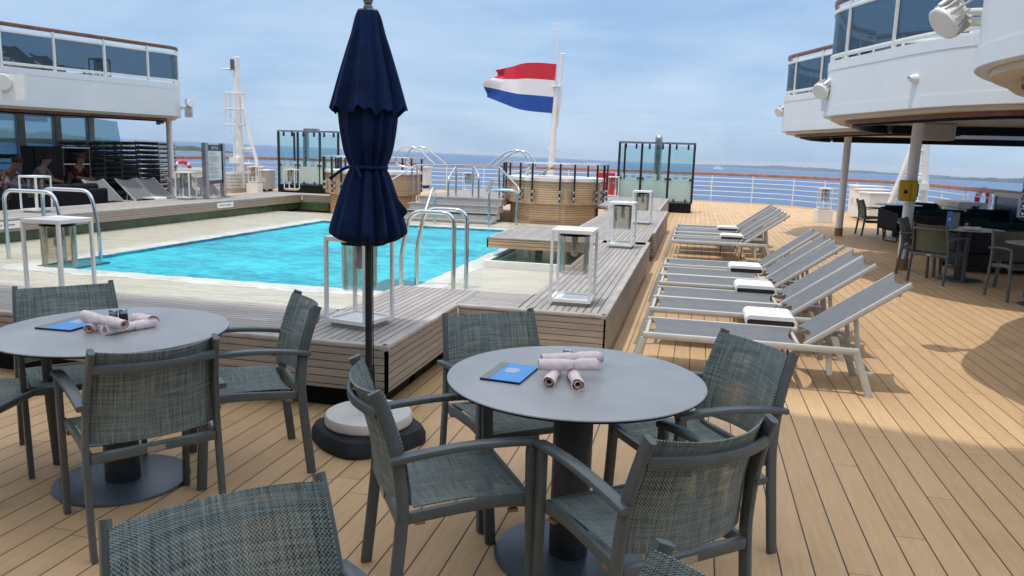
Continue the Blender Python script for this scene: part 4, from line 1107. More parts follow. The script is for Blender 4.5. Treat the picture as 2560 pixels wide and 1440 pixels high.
def napkin(p, q, r, label, seed, z0=.751, tilt=0, fan=1.25):
    rnd = random.Random(seed); a = Vector((p[0],p[1],0)); b = Vector((q[0],q[1],0)); L = (b-a).length; d = (b-a).normalized()
    t = thing('napkin_roll', (a.x,a.y,z0), math.atan2(d.y,d.x), label, 'napkin roll', 'rolled linen napkins on the tables')
    def body(u, v):
        th = 2*math.pi*v*1.18; k = u*L
        pinch = 1-.26*math.exp(-((u-.56)/.07)**2)+.10*math.sin(u*3.1)
        rr = r*(pinch + .05*math.sin(u*11+th*2+seed) + .12*abs(math.sin(1.5*th+seed+u*3))+.05*math.sin(u*31-th*3+seed)-.04 + .02*v)*(1+ (fan-1)*max(0,u-.75)*2.5)
        return Vector((k+.012*math.sin(th+seed)*(1 if u > .9 else 0), rr*math.cos(th), r + tilt*u + rr*.94*math.sin(th)))
    mb = MB(); mb.sheet(body, 26, 30, .0022); mb.build('linen', M['napkin'], t)
    def flap(u, v):
        return Vector((L*(.80+.22*u), r*(.9-1.7*v), r+tilt*.9+.25*r*math.sin(v*6+seed)+r*.35*(1-u)+.004))
    mb = MB(); mb.sheet(lambda u, v: Vector((L*(.60+.02*math.sin(v*9)+.06*u), r*1.06*math.cos(2*math.pi*v), r+tilt*.6+r*1.0*math.sin(2*math.pi*v))), 4, 24, .002); mb.build('wrap_band', M['napkin'], t)
    def core(u, v):
        th = 2*math.pi*v*2.2; rr = r*(.85-.30*v)
        return Vector((L*(.86+.135*u)-.006*v, rr*math.cos(th), r+tilt+rr*.9*math.sin(th)))
    mb = MB(); mb.sheet(core, 3, 40, .002); mb.build('pink_lining', M['napkinp'], t)
    def core0(u, v):
        th = 2*math.pi*v*2.2; rr = r*(.85-.30*v)
        return Vector((L*(.02+.1*u), rr*math.cos(th), r+rr*.9*math.sin(th)))
    mb = MB(); mb.sheet(core0, 3, 40, .002); mb.build('pink_lining', M['napkinp'], t)
    return t
A = lambda px, py, z=.775: tuple(atZ(px,py,z)[:2])
napkin(A(1392,918,.775), A(1372,955,.772), .019, 'pale napkin roll pointing at the camera under the stack on the centre table, left one', 1)
napkin(A(1428,922,.775), A(1446,962,.772), .019, 'pale napkin roll pointing at the camera under the stack on the centre table, right one', 2)
napkin(A(1346,915,.80), A(1498,917,.80), .0205, 'pale napkin roll lying crosswise on top of the stack on the centre table', 3, .785, .004)
napkin(A(1354,896,.785), A(1500,893,.785), .020, 'pale napkin roll behind the crosswise one with the shaker against it on the centre table', 4, .762, .006)
napkin(A(262,826,.772), A(383,806,.772), .020, 'pale napkin roll lying lowest and longest on the left table', 5, fan=1.1)
napkin(A(240,812,.772), A(222,822,.772), .019, 'short napkin end under the stack beside the booklet on the left table', 6)
napkin(A(312,815,.80), A(216,797,.80), .0215, 'pink lined napkin roll on top of the stack on the left table', 7, .783, .006, 1.5)
napkin(A(337,794,.785), A(384,801,.785), .020, 'pink napkin roll right of the two shakers on the left table', 8, .765)
def shaker(px, py, label, dark=False):
    p = atZ(px,py,.75); t = thing('shaker', (p.x,p.y,.7505), 0, label, 'shaker', 'glass shakers with steel caps')
    mb = MB(); mb.lathe([(0,0),(.019,0),(.021,.004),(.020,.03),(.018,.038),(0,.038)], 20); mb.build('glass_body', M['smoke'] if not dark else M['rubber'], t)
    mb = MB(); mb.lathe([(.0195,.0382),(.021,.041),(.021,.053),(.019,.058),(0,.060)], 20); mb.build('cap', M['steel'], t)
    return t
shaker(1418, 907, 'glass shaker with steel cap between the napkin rolls on the centre table')
shaker(284, 803, 'clear glass shaker, left of the pair on the left table'); shaker(309, 802, 'dark pepper shaker, right of the pair on the left table', True)
def menu_stand(x, y, rz, label):
    t = thing('menu_stand', (x,y,.7505), R(rz), label, 'menu stand', 'upright blue menu stands')
    mb = MB(); mb.box(-.055,.055,-.012,.012,0,.012); mb.build('foot', M['greycover'], t)
    mb = MB(); mb.box(-.07,-.001,-.005,.005,.0125,.25); mb.build('blue_panel', M['blue'], t)
    mb = MB(); mb.box(.001,.09,-.005,.005,.0125,.24); mb.build('photo_panel', M['greycover'], t)
    mb = MB(); mb.box(-.05,-.02,-.0065,-.0053,.12,.15); mb.build('mark', M['white'], t)
menu_stand(3.62,12.25,-12,'blue menu stand behind the olive chair on the table under the right balcony')
menu_stand(3.98,10.12,-8,'blue menu stand at the right photo edge')
napkin((3.74,12.12),(3.94,12.08), .026, 'bundle of folded napkins on the table under the right balcony', 11, .751)
p_ = thing('shaker', (3.80,12.2,.7505), 0, 'pair sized glass shaker beside the napkins under the right balcony', 'shaker', 'glass shakers with steel caps')
mb = MB(); mb.lathe([(0,0),(.02,0),(.02,.07),(0,.07)], 14); mb.build('glass_body', M['smoke'], p_); mb = MB(); mb.lathe([(.021,.0705),(.021,.09),(0,.095)], 14); mb.build('cap', M['steel'], p_)

# ------------------------------------------------------------------ balconies (upper deck bays) with posts
BAY = [(2.85,9.5),(2.54,10.3),(2.12,11.36),(1.80,12.25),(1.83,12.75),(1.97,13.25),(2.2,14.1),(2.49,14.75),(2.85,15.2)]
def inset(P, d, outx):
    out = []
    for i, p in enumerate(P):
        a, c = P[max(i-1,0)], P[min(i+1,len(P)-1)]; tv = (c-a).normalized(); n = Vector((tv.y,-tv.x,0))   # towards +x side
        out.append(p + n*d*outx)
    return out
def bay(dy, mirror, label, y0=None, outb=8.0, dx=0., fore=None, pts=None):
    P = [Vector((x+dx,y+dy,0)) for x,y in (pts or BAY)]
    if y0: P[0].y = y0
    if fore: P = [Vector((x+dx,y+dy,0)) for x,y in fore]+P[1:]
    P = spline(P, 5); sg = 1; XO = outb
    if mirror: P = [Vector((-10.6-p.x,p.y,0)) for p in P]; sg = -1; XO = -10.6-outb
    t = thing('balcony', (P[len(P)//2].x, P[len(P)//2].y, 0), 0, label, 'balcony', 'curved white balconies of the upper deck'); O = t.location.copy()
    P = [p-Vector((O.x,O.y,0)) for p in P]; XO -= O.x
    def inx(d): return inset(P, d, sg)
    def poly(Q): return [(p.x,p.y) for p in Q]+[(XO,Q[-1].y),(XO,Q[0].y)]
    def fixo(pl): return pl if not mirror else pl[::-1]
    def strip(mb, Q1, Q2, z0, z1, smooth=True):      # thin curved wall between Q1 (outside) and Q2 (inside)
        n = len(Q1); b = len(mb.v)
        for Q, z in ((Q1,z0),(Q2,z0),(Q1,z1),(Q2,z1)): mb.v += [(p.x,p.y,z) for p in Q]
        for i in range(n-1):
            j = i+1; fl = (lambda f: f if mirror else f[::-1]); mb.smooth = smooth
            mb.face(fl((b+i,b+j,b+2*n+j,b+2*n+i))); mb.face(fl((b+n+j,b+n+i,b+3*n+i,b+3*n+j))); mb.smooth = False
            mb.face(fl((b+j,b+i,b+n+i,b+n+j))); mb.face(fl((b+2*n+i,b+2*n+j,b+3*n+j,b+3*n+i)))
        for i in (0,n-1): mb.face((b+i,b+n+i,b+3*n+i,b+2*n+i))
    mb = MB(); strip(mb, P, inx(.09), 2.31, 3.085); fs_ = mb.build('fascia', M['fascia'], t)
    mb = MB(); strip(mb, inx(-.007), inx(-.001), 2.315, 2.452); mb.build('plate_band', M['fascia'], fs_)
    mb = MB(); strip(mb, inx(-.007), inx(-.001), 2.955, 3.083); mb.build('plate_band', M['fascia'], fs_)
    mb = MB(); mb.prism(fixo(poly(inx(.092))), 2.318, 2.93); mb.build('deck_slab', M['cream'], t)
    mb = MB(); strip(mb, inx(.10), inx(.30), 2.262, 2.3165); mb.build('cream_lip', M['cream'], t)
    mb = MB(); strip(mb, inx(.30), inx(.40), 2.205, 2.315); mb.build('wood_trim', M['varnish'], t)
    mb = MB(); strip(mb, inx(.402), inx(.48), 2.175, 2.315); mb.build('inner_trim', M['black'], t)
    if not mirror:                       # the trim runs on across the aft side of the bay
        e0 = inx(.35)[-1]; e1 = inx(.44)[-1]
        mb = MB(); mb.box(e0.x+.06, XO-.3, e0.y-.16, e0.y-.06, 2.205, 2.315); mb.build('wood_trim', M['varnish'], t)
        mb = MB(); mb.box(e1.x+.06, XO-.3, e0.y-.25, e0.y-.162, 2.175, 2.315); mb.build('inner_trim', M['black'], t)
    # rail: wooden cap, white frames, glass panes, posts
    Q = inx(.03); mb = MB(); mb.sweep([p+Vector((0,0,3.915)) for p in Q], .085, .05, (0,0,1), .4); mb.build('handrail', M['varnish'], t)
    segs = []; acc = 0; idx = [0]
    for i in range(1, len(Q)):
        acc += (Q[i]-Q[i-1]).length
        if acc > .93: idx.append(i); acc = 0
    if idx[-1] != len(Q)-1: idx[-1 if len(Q)-1-idx[-1] < 2 else len(idx):] = [len(Q)-1]
    for i in idx:
        p = Q[i]; mb = MB(); mb.box(p.x-.024,p.x+.024,p.y-.024,p.y+.024,3.086,3.89); mb.build('rail_post', M['white'], t)
    for a, c in zip(idx[:-1], idx[1:]):
        S = [Q[a].lerp(Q[a+1], .12)]+Q[a+1:c]+[Q[c].lerp(Q[c-1], .12)] if c > a+1 else [Q[a].lerp(Q[c],.06), Q[a].lerp(Q[c],.94)]
        mb = MB(); strip(mb, S, [s_+Vector((sg*.012,0,0)) for s_ in S], 3.185, 3.755, False); gp = mb.build('glass_panel', M['tint'], t)
        mb = MB(); mb.sweep([s_+Vector((0,0,3.785)) for s_ in S], .055, .04, (0,0,1), .2); mb.sweep([s_+Vector((0,0,3.155)) for s_ in S], .055, .04, (0,0,1), .2); mb.build('panel_frame', M['white'], gp)
    # outboard rail of the same bay
    ya, yb = Q[0].y, Q[-1].y; xo = XO-sg*.1
    mb = MB(); mb.sweep([(xo,ya,3.9),(xo,yb,3.9)], .085, .05, (0,0,1), .4); mb.build('outer_handrail', M['varnish'], t)
    n = 6
    for k in range(n):
        y1, y2 = ya+(yb-ya)*k/n, ya+(yb-ya)*(k+1)/n
        mb = MB(); mb.box(xo-.02,xo+.02,y1-.02,y1+.02,2.931,3.87); mb.box(xo-.02,xo+.02,y1+.021,y2-.021,3.74,3.79); mb.build('outer_post', M['white'], t)
        mb = MB(); mb.box(xo-.006,xo+.006,y1+.03,y2-.03,3.05,3.73); mb.build('outer_glass', M['tint'], t)
    return t
bay(0, False, 'middle right white balcony bay with floodlight and eyelet on its curved fascia', fore=[(4.3,8.95),(3.36,9.36),(2.93,9.72)])
bay(6.1, False, 'farthest right white balcony bay with wooden rail and tinted glass', fore=[(4.3,8.75),(3.36,9.16),(2.93,9.58)])
bay(0, False, 'nearest right balcony tip filling the upper right corner', pts=[(2.35,3.9),(2.08,4.9),(1.94,5.5),(1.87,6.0),(1.93,6.45),(2.14,6.95),(2.52,7.6),(2.9,8.4),(3.25,8.9)])
bay(0, True, 'white balcony bay at left with wooden rail, tinted glass and loungers above', pts=[(4.2,8.7),(3.95,10.0),(3.45,12.0),(3.05,13.4),(2.6,14.6),(2.14,15.9),(1.84,16.7),(1.98,17.1),(2.3,17.5),(2.85,18.15),(3.5,18.9),(4.0,19.6)])
for x, y, lb in ((3.26,13.2,'near right white post carrying the yellow box'),(3.27,18.99,'far right white post with brown foot on the open deck'),(-13.87,18.34,'white post under the left balcony beside the stacked loungers')):
    t = thing('post', (x,y,0), 0, lb, 'post', 'white posts under the balconies')
    mb = MB(); mb.lathe([(.088,.0),(.088,.185),(.080,.186)], 20); mb.build('brown_foot', M['orangewood'], t)
    mb = MB(); mb.lathe([(.079,.186),(.079,2.314)], 20); mb.build('shaft', M['fascia'], t)
# fittings on the balconies
def floodlight(loc, aim, s, label, plate=True):
    t = thing('floodlight', loc, 0, label, 'floodlight', 'white floodlights on the balconies')
    q_ = Vector((0,0,1)).rotation_difference(Vector(aim).normalized()).to_matrix().to_4x4()
    mb = MB(); mb.lathe([(0,-.11*s),(.07*s,-.105*s),(.10*s,-.05*s),(.125*s,.02*s),(.130*s,.06*s),(.118*s,.07*s),(0,.072*s)], 24, M=q_); h = mb.build('lamp_head', M['white'], t)
    mb = MB()
    for k in range(14):
        a = 2*math.pi*k/14; mm = q_ @ Matrix.Rotation(a, 4, 'Z'); mb.box(.07*s,.134*s,-.006*s,.006*s,-.09*s,.03*s, M=mm)
    mb.build('cooling_fins', M['greybox'], h)
    mb = MB(); mb.box(-.145*s,.145*s,-.02*s,.02*s,-.14*s,-.12*s, M=q_); mb.box(-.145*s,-.132*s,-.02*s,.02*s,-.12*s,.02*s, M=q_); mb.box(.132*s,.145*s,-.02*s,.02*s,-.12*s,.02*s, M=q_); mb.build('bracket', M['white'], t)
    return t
p = atY(2056,225,12.35); t = floodlight(p, (-.6,-.5,-.55), 1.0, 'white floodlight on the inboard edge of the middle right balcony')
mb = MB(); mb.cbox(.0,.13,-.02,.05,-.30,.02,.01); mb.build('mounting_plate', M['fascia'], t)
p = atY(1950,279,18.6); t = floodlight(p, (-.6,-.5,-.4), .85, 'small white floodlight on the farthest right balcony')
mb = MB(); mb.box(.05,.2,-.02,.02,-.03,.03); mb.build('mounting_arm', M['white'], t)
p = atY(2372,48,6.9); t = floodlight(p, (-.75,-.2,-.62), 1.05, 'large finned white floodlight on the nearest right balcony')
mb = MB(); mb.tube([(.10,.0,.05),(.22,.03,.06),(.34,.05,.02)], .03, 10); mb.cbox(.04,.30,-.03,.05,-.05,.01,.006); mb.build('mounting_arm', M['white'], t)
mb = MB(); mb.tube(spline([(.05,-.02,.07),(.16,-.06,.15),(.30,-.02,.17),(.40,.05,.15)], 6), .010, 6); mb.build('cable', M['cream'], t)
p = atY(474,258,17.0); t = floodlight(p, (.75,-.3,.1), .75, 'white floodlight hung beside the tip of the left balcony')
mb = MB(); mb.cbox(-.13,.06,-.03,.03,-.34,-.10,.01); mb.build('mounting_plate', M['greybox'], t)
mb = MB(); mb.box(-.42,-.06,-.02,.03,-.16,-.08); mb.build('mounting_arm', M['white'], t)
p = atY(8,205,12.6); t = floodlight(p, (.5,-.75,-.1), 1.25, 'white floodlight with pear shaped plate at the left photo edge')
mb = MB(); mb.prism([(-.05,.0),(.38,.10),(.40,.13),(-.05,.06)], -.34, .16); mb.build('mounting_plate', M['white'], t)
p = atY(2283,196,10.4)
t = thing('eyelet', p, 0, 'small white cone shaped eyelet on the fascia of the middle right balcony', 'eyelet')
mm = Vector((0,0,1)).rotation_difference(Vector((-.88,-.47,.1)).normalized()).to_matrix().to_4x4()
mb = MB(); mb.lathe([(.06,-.06),(.058,-.02),(.035,.04),(.018,.06),(0,.06)], 16, M=mm); mb.build('cone', M['white'], t)
mb = MB(); mb.lathe([(.016,.058),(.016,.075),(0,.075)], 10, M=mm); mb.build('ring', M['steeld'], t)
p = atY(2338,352,13.9)
t = thing('ceiling_box', (p.x,p.y,0), 0, 'pale square box hung under the soffit right of the near post', 'ceiling box')
mb = MB(); mb.cbox(-.24,.24,-.2,.2,2.05,2.318,.03); mb.build('casing', M['greybox'], t)
p = atY(2250,474,13.1)
t = thing('yellow_case', (3.26-.02,13.2-.165,p.z), R(-8), 'yellow moulded case strapped to the near right post', 'yellow case')
mb = MB(); mb.cbox(-.19,.07,-.09,.085,-.17,.15,.03); b_ = mb.build('case_body', M['yellow'], t)
mb = MB(); mb.cbox(-.155,-.035,-.108,-.09,-.15,.13,.008); mb.cbox(.0,.05,-.104,-.09,-.15,.13,.006); mb.build('lid_rib', M['yellow'], b_)
mb = MB(); mb.box(-.12,-.07,-.116,-.109,-.05,.0); mb.build('latch', M['black'], b_)
mb = MB(); mb.box(.0,.10,.086,.10,-.1,.1); mb.build('strap', M['black'], t)

# ------------------------------------------------------------------ roof panel high over the foreground (throws the shade the tables stand in)
mb = MB()
edge = [(-9,3.36),(-3.6,3.30),(-2.2,3.38),(-1.2,3.33),(-.5,3.40),(.06,3.29),(.56,3.13),(.9,3.15),(1.06,3.82),(1.9,3.95),(3,3.7)]
edge = [(x-.858,y-1.248) for x,y in edge]
mb.prism(edge+[(2.4,-2.6),(-10,-2.6)], 14.0, 14.2)
structure(mb.build('roof_panel', M['fascia']))

# the ship's deckhouse behind the viewer
mb = MB(); mb.box(-17,6.5,-7.5,-3.6,0.0,5.2); structure(mb.build('deckhouse_wall', basic('deckhouse_grey', (.16,.155,.15), .5)))
mb = MB(); mb.box(-17,6.5,-3.59,-.9,2.5,2.75); structure(mb.build('shading_canopy', basic('canopy_grey', (.12,.115,.11), .6)))  # unseen cover added to darken the light from behind
# ------------------------------------------------------------------ dark lounge seating
def sofa(x, y, rz, L, label, mat='teal', group='dark lounge sofas', D=.85, low=False):
    t = thing('sofa', (x,y,0), R(rz), label, 'sofa', group)
    wk = M['black'] if mat == 'black' else M['wicker']
    mb = MB(); mb.cbox(-L/2,L/2,-D/2,D/2,.08,.30,.03); mb.build('base', wk, t)
    mb = MB(); mb.cbox(-L/2,L/2,-D/2,-D/2+.10,.302,.70,.04); mb.build('back_shell', wk, t)
    for s in (-1,1):
        mb = MB(); mb.cbox(s*L/2-(.10 if s > 0 else 0),s*L/2+(.10 if s < 0 else 0),-D/2+.102,D/2,.302,.58,.03); mb.build('arm', wk, t)
    n = max(1, round(L/.8)); w_ = (L-.22)/n
    for k in range(n):
        a = -L/2+.11+w_*k
        mb = MB(); mb.cbox(a+.005,a+w_-.005,-D/2+.22,D/2-.02,.305,.45,.05); mb.build('seat_cushion', M[mat], t)
        mb = MB(); mb.cbox(a+.005,a+w_-.005,-D/2+.105,-D/2+.255,.455,.80,.06); mb.build('back_cushion', M[mat], t)
    for s in (-1,1):
        for s2 in (-1,1):
            mb = MB(); mb.box(s*(L/2-.07)-.02,s*(L/2-.07)+.02,s2*(D/2-.07)-.02,s2*(D/2-.07)+.02,0,.08); mb.build('leg', M['black'], t)
    return t
sofa(5.2,13.75,0,2.3,'dark sofa with its low back to us behind the right tables')
sofa(4.75,16.6,0,1.35,'teal sofa behind the post and the blue menu stand')
sofa(5.95,15.4,0,1.3,'dark teal sofa second from the right edge in the lounge')
sofa(6.0,17.6,180,1.2,'dark sofa farthest back facing us near the starboard rail')
sofa(6.3,14.1,90,1.4,'dark sofa end at the right photo edge under the balcony')
def wicker_chair(x, y, rz, label):
    t = thing('lounge_chair', (x,y,0), R(rz), label, 'lounge chair', 'wicker lounge chairs with teal cushions')
    mb = MB()
    for s in (-1,1): mb.add([(s*.33,-.30,.30),(s*.33,.30,.30),(s*.34,.32,.62),(s*.36,-.36,.72),(s*.30,-.30,.30),(s*.30,.30,.30),(s*.31,.31,.62),(s*.33,-.34,.72)], [(0,1,2,3),(7,6,5,4),(0,4,5,1),(1,5,6,2),(2,6,7,3),(3,7,4,0)])
    mb.build('side_shell', M['wicker'], t)
    mb = MB(); mb.cbox(-.325,.325,-.38,-.33,.26,.74,.02); mb.build('back_shell', M['wicker'], t)
    mb = MB(); mb.cbox(-.295,.295,-.29,.30,.24,.30,.02); mb.build('seat_frame', M['wicker'], t)
    mb = MB(); mb.cbox(-.29,.29,-.20,.32,.305,.46,.06); mb.build('seat_cushion', M['teal'], t)
    mb = MB(); mb.cbox(-.29,.29,-.325,-.20,.40,.78,.05); mb.build('back_cushion', M['teal'], t)
    for s in (-1,1):
        mb = MB(); mb.tube(fillet([(s*.26,-.28,.25),(s*.25,-.24,.015),(s*.25,.24,.015),(s*.26,.28,.25)], .05), .013, 8); mb.build('sled_leg', M['black'], t)
    return t
wicker_chair(4.42,18.25,-160,'dark wicker armchair with teal cushions between the two right posts')
wicker_chair(4.98,17.3,150,'dark wicker armchair half hidden by the near right post')
wicker_chair(5.35,20.2,170,'dark wicker armchair back farthest away, before the white boxes at right')
sofa(-12.25,9.85,90,2.1,'dark grey wicker sofa back behind the left bench at the photo edge', group='dark sofas under the left balcony', mat='black')
sofa(-12.3,12.55,90,2.3,'black sofa behind the white lantern on the left bench', group='dark sofas under the left balcony', mat='black')
sofa(-14.6,13.0,-90,2.2,'dark sofa facing the pool with the seated people', group='dark sofas under the left balcony', mat='black')
sofa(-14.5,15.9,-90,2.2,'dark low sofa in front of the stacked loungers', group='dark sofas under the left balcony', mat='black')
p0, p1 = atX(86,432,-14.95), atX(157,432,-14.95)
t = thing('cabinet', (-14.95,(p0.y+p1.y)/2,0), 0, 'black upright cabinet behind the people under the left balcony', 'cabinet'); hw = (p1.y-p0.y)/2
mb = MB(); mb.cbox(-.35,.0,-hw,hw,0,1.50,.01); mb.build('body', M['black'], t)
mb = MB(); mb.box(.002,.02,-hw+.03,hw-.03,.06,1.46); mb.build('door', M['black'], t)
p2 = atX(229,432,-14.95); hw = (p2.y-p1.y)/2
t = thing('shelf_rack', (-14.95,(p2.y+p1.y)/2,0), 0, 'dark open shelf rack with pale frame right of the black cabinet', 'shelf rack')
mb = MB(); mb.box(-.35,-.33,-hw+.02,hw,0,1.50); mb.build('back_panel', M['black'], t)
for y in (-hw+.04, hw-.03): mb = MB(); mb.box(-.32,.0,y-.015,y+.015,0,1.47); mb.build('side_panel', M['darkframe'], t)
for z in (1.48,1.08,.5): mb = MB(); mb.box(-.32,.0,-hw+.02,hw-.01,z-.012,z+.012); mb.build('shelf', M['steeld'], t)

# ------------------------------------------------------------------ stacks of spare loungers
def stacked(name, L=1.75):
    mb = MB(); HW = .30
    for s in (-1,1): mb.sweep([(0,s*HW,.05),(L,s*HW,.05)], .03, .045, (0,1,0), .3)
    mb.sweep([(0,-HW+.016,.045),(0,HW-.016,.045)], .03, .03, (1,0,0)); mb.sweep([(L,-HW+.016,.045),(L,HW-.016,.045)], .03, .03, (1,0,0))
    for s in (-1,1):
        for x in (.03,L-.03): mb.sweep([(x,s*HW,.03),(x-.03,s*(HW+.012),-.10)], .024, .03, (0,1,0), .3)
    mb.cm = 1; mb.sheet(lambda u, v: Vector((.03+(L-.06)*u,(-.275)+.55*v,.020-.015*math.sin(math.pi*v))), 6, 4, .075); mb.cm = 0
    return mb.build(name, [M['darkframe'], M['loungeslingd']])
GS = 'spare loungers stacked under the left balcony'
colname = ['first stack from the left','second stack from the left','middle stack','fourth stack from the left','last stack beside the white post']
firsts = None
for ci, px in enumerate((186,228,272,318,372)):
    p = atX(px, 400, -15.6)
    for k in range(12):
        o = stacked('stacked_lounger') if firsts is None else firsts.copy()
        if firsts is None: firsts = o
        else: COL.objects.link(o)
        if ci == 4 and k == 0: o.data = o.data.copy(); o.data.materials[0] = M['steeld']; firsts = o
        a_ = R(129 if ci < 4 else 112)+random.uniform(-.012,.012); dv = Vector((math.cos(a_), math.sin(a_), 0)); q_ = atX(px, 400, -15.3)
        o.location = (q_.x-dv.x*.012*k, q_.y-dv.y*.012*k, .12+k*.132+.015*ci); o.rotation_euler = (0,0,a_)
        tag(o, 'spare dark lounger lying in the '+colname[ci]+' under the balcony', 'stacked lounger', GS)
p = atX(2560,450,5.5)
for k in range(14):
    o = firsts.copy(); COL.objects.link(o); o.location = (5.50, p.y-.3, .12+k*.132); o.rotation_euler = (0,0,random.uniform(-.02,.02))
    tag(o, 'spare lounger lying in the tall stack at the right photo edge', 'stacked lounger', 'spare loungers stacked at the right edge')

# ------------------------------------------------------------------ windbreak screen at port
XW = -16.85; ys = [atX(px,380,XW).y for px in (-60,-18,55,146,229,243)]
t = thing('windbreak', (XW,ys[0],0), 0, 'tall tinted windbreak screen with grey mullions under the left balcony', 'windbreak')
for k in range(4):
    a, c = ys[k]-ys[0], ys[k+1]-ys[0]
    mb = MB(); mb.box(-.008,.008,a+.10,c-.10,.05,2.30); mb.build('glass_pane', M['screen'], t)
    mb = MB(); mb.box(-.06,.06,c-.095,c+.095,0,2.312); mb.build('mullion', M['greybox'], t)
a = ys[4]-ys[0]+.11; mb = MB(); mb.add([(-.008,a,.05),(-.008,a+1.35,.05),(-.008,a+.95,2.26),(-.008,a,2.30),(.008,a,.05),(.008,a+1.35,.05),(.008,a+.95,2.26),(.008,a,2.30)], [(3,2,1,0),(4,5,6,7),(0,1,5,4),(1,2,6,5),(2,3,7,6),(3,0,4,7)]); mb.build('end_pane', M['screen'], t)

# ------------------------------------------------------------------ boxes, buoys and boards along the rails
def deck_box(p, W, D_, H, rz, label, group, mat='greybox'):
    t = thing('deck_locker', (p[0],p[1],p[2] if len(p) > 2 else 0), R(rz), label, 'locker', group)
    mb = MB(); mb.cbox(-W/2,W/2,-D_/2,D_/2,.08,H-.06,.015); mb.build('body', M[mat], t)
    mb = MB(); mb.cbox(-W/2-.02,W/2+.02,-D_/2-.02,D_/2+.02,H-.058,H,.012); mb.build('lid', M['white'], t)
    mb = MB(); mb.box(-W/4,W/4,-D_/2-.006,-D_/2-.001,H*.42,H*.62); mb.build('label_plate', M['whitepl'], t)
    for s in (-1,1): mb = MB(); mb.box(s*(W/2-.08)-.03,s*(W/2-.08)+.03,-.2,.2,0,.08); mb.build('foot', M['rubber'], t)
    return t
GL1, GL2 = 'grey lockers by the port rail', 'white lockers by the starboard rail'
for k, (px, lb) in enumerate(((616,'tallest grey locker left of three by the port rail'),(641,'middle grey locker of three by the port rail'),(666,'right grey locker of three, leaning by the port rail'))):
    a_ = atY(px,440,27.2-.3*k); deck_box((a_.x,a_.y), .42, .8, 1.02-.1*k, 12, lb, GL1)
for k, (px, lb) in enumerate(((2163,'left white locker of three behind the far chair at starboard'),(2178,'middle white locker of three behind the far chair at starboard'),(2193,'right white locker of three behind the far chair at starboard'))):
    a_ = atY(px,500,26.2-1.0*k); deck_box((a_.x,a_.y), .55, .8, 1.02-.07*k, -70, lb, GL2, 'white')
a_ = atY(1052,450,21.5); deck_box((a_.x,a_.y,.6), .5, .5, .62, 0, 'plain white locker at the top of the steps', 'lockers above the steps', 'white')
def slat_box(p, W, H, rz, label, n=5):
    t = thing('raft_box', (p[0],p[1],0), R(rz), label, 'slatted box', 'white slatted boxes by the rails')
    for k in range(n):
        mb = MB(); h = (H-.2)/n; mb.cbox(-W/2,W/2,-.3,.3,.15+h*k,.15+h*(k+1)-.022,.012); mb.build('slat', M['cream' if False else 'whitepl'], t)
    mb = MB(); mb.box(-W/2+.02,W/2-.02,-.27,.27,.0,H-.06); mb.build('core', M['greybox'], t)
a_ = atX(484,470,-16.4); slat_box((a_.x,a_.y), 2.3, .92, 90, 'white slatted box by the port rail left of the sign')
a_ = atX(575,450,-16.4); slat_box((a_.x,a_.y+.6), 2.0, .78, 90, 'grey white slatted box between the sign and the port mast')
a_ = atX(2398,515,6.15); slat_box((a_.x,a_.y), 1.9, .92, 90, 'white slatted box by the starboard rail behind the lounge')
a_ = atX(2335,520,6.2); slat_box((a_.x,a_.y+.4), 1.2, .7, 90, 'low white slatted box behind the near post at starboard')
def buoy(p, rz, label):
    t = thing('life_ring', p, R(rz), label, 'life ring', 'red life rings on the rails')
    mb = MB(); mb.tube([(.26*math.cos(R(a)),0,.26*math.sin(R(a))) for a in range(0,360,15)], .065, 10, close=True); rg = mb.build('ring', M['red'], t)
    mb = MB()
    for k in range(4):
        a0 = 45+90*k; mb.tube([(.26*math.cos(R(a)),0,.26*math.sin(R(a))) for a in range(a0-9,a0+10,6)], .068, 10)
    mb.build('white_band', M['white'], rg)
a_ = atX(456,424,-16.9); buoy((a_.x,a_.y,a_.z), 60, 'red life ring on the port rail beside the white post')
a_ = atX(2457,500,6.85); buoy((a_.x,a_.y,a_.z), 100, 'red life ring on the starboard rail right of the slatted box')
a_ = atY(1513,460,27.5)
t = thing('fire_cabinet', (a_.x,a_.y,0), R(8), 'red cabinet door standing behind the right hot tub rail', 'red cabinet')
mb = MB(); mb.cbox(-.33,.33,-.12,.12,.15,1.12,.012); mb.build('body', M['red'], t)
mb = MB(); mb.box(.0,.012,-.123,-.1205,.2,1.1); mb.build('door_gap', M['black'], t)
mb = MB(); mb.box(.33,.38,-.10,.10,0,1.14); mb.build('side_post', M['white'], t)
a_ = atX(2520,498,6.3)
t = thing('glass_screen', (a_.x,a_.y,0), R(90), 'dark blue glass screen in a white frame at the starboard rail', 'screen')
mb = MB(); mb.box(-.62,.62,-.01,.01,.32,1.06); mb.build('pane', basic('dark_blue_panel', (.045,.075,.11), .2), t)
mb = MB(); mb.box(-.70,-.625,-.03,.03,0,1.14); mb.box(.625,.70,-.03,.03,0,1.14); mb.box(-.624,.624,-.03,.03,1.065,1.14); mb.box(-.624,.624,-.03,.03,.22,.315); mb.build('frame', M['white'], t)
# flat loungers on the raised deck beyond the steps
for x, y, lb in ((-5.6,21.0,'flat grey lounger on the raised deck above the steps, nearer one'),(-4.9,23.0,'flat grey lounger on the raised deck above the steps, farther one')):
    d_ = dup(l0, (x,y,.605 if y < 22.4 else .0), R(8), lb, 'loungers above the steps')
    if y > 22.4: d_.location.z = .25
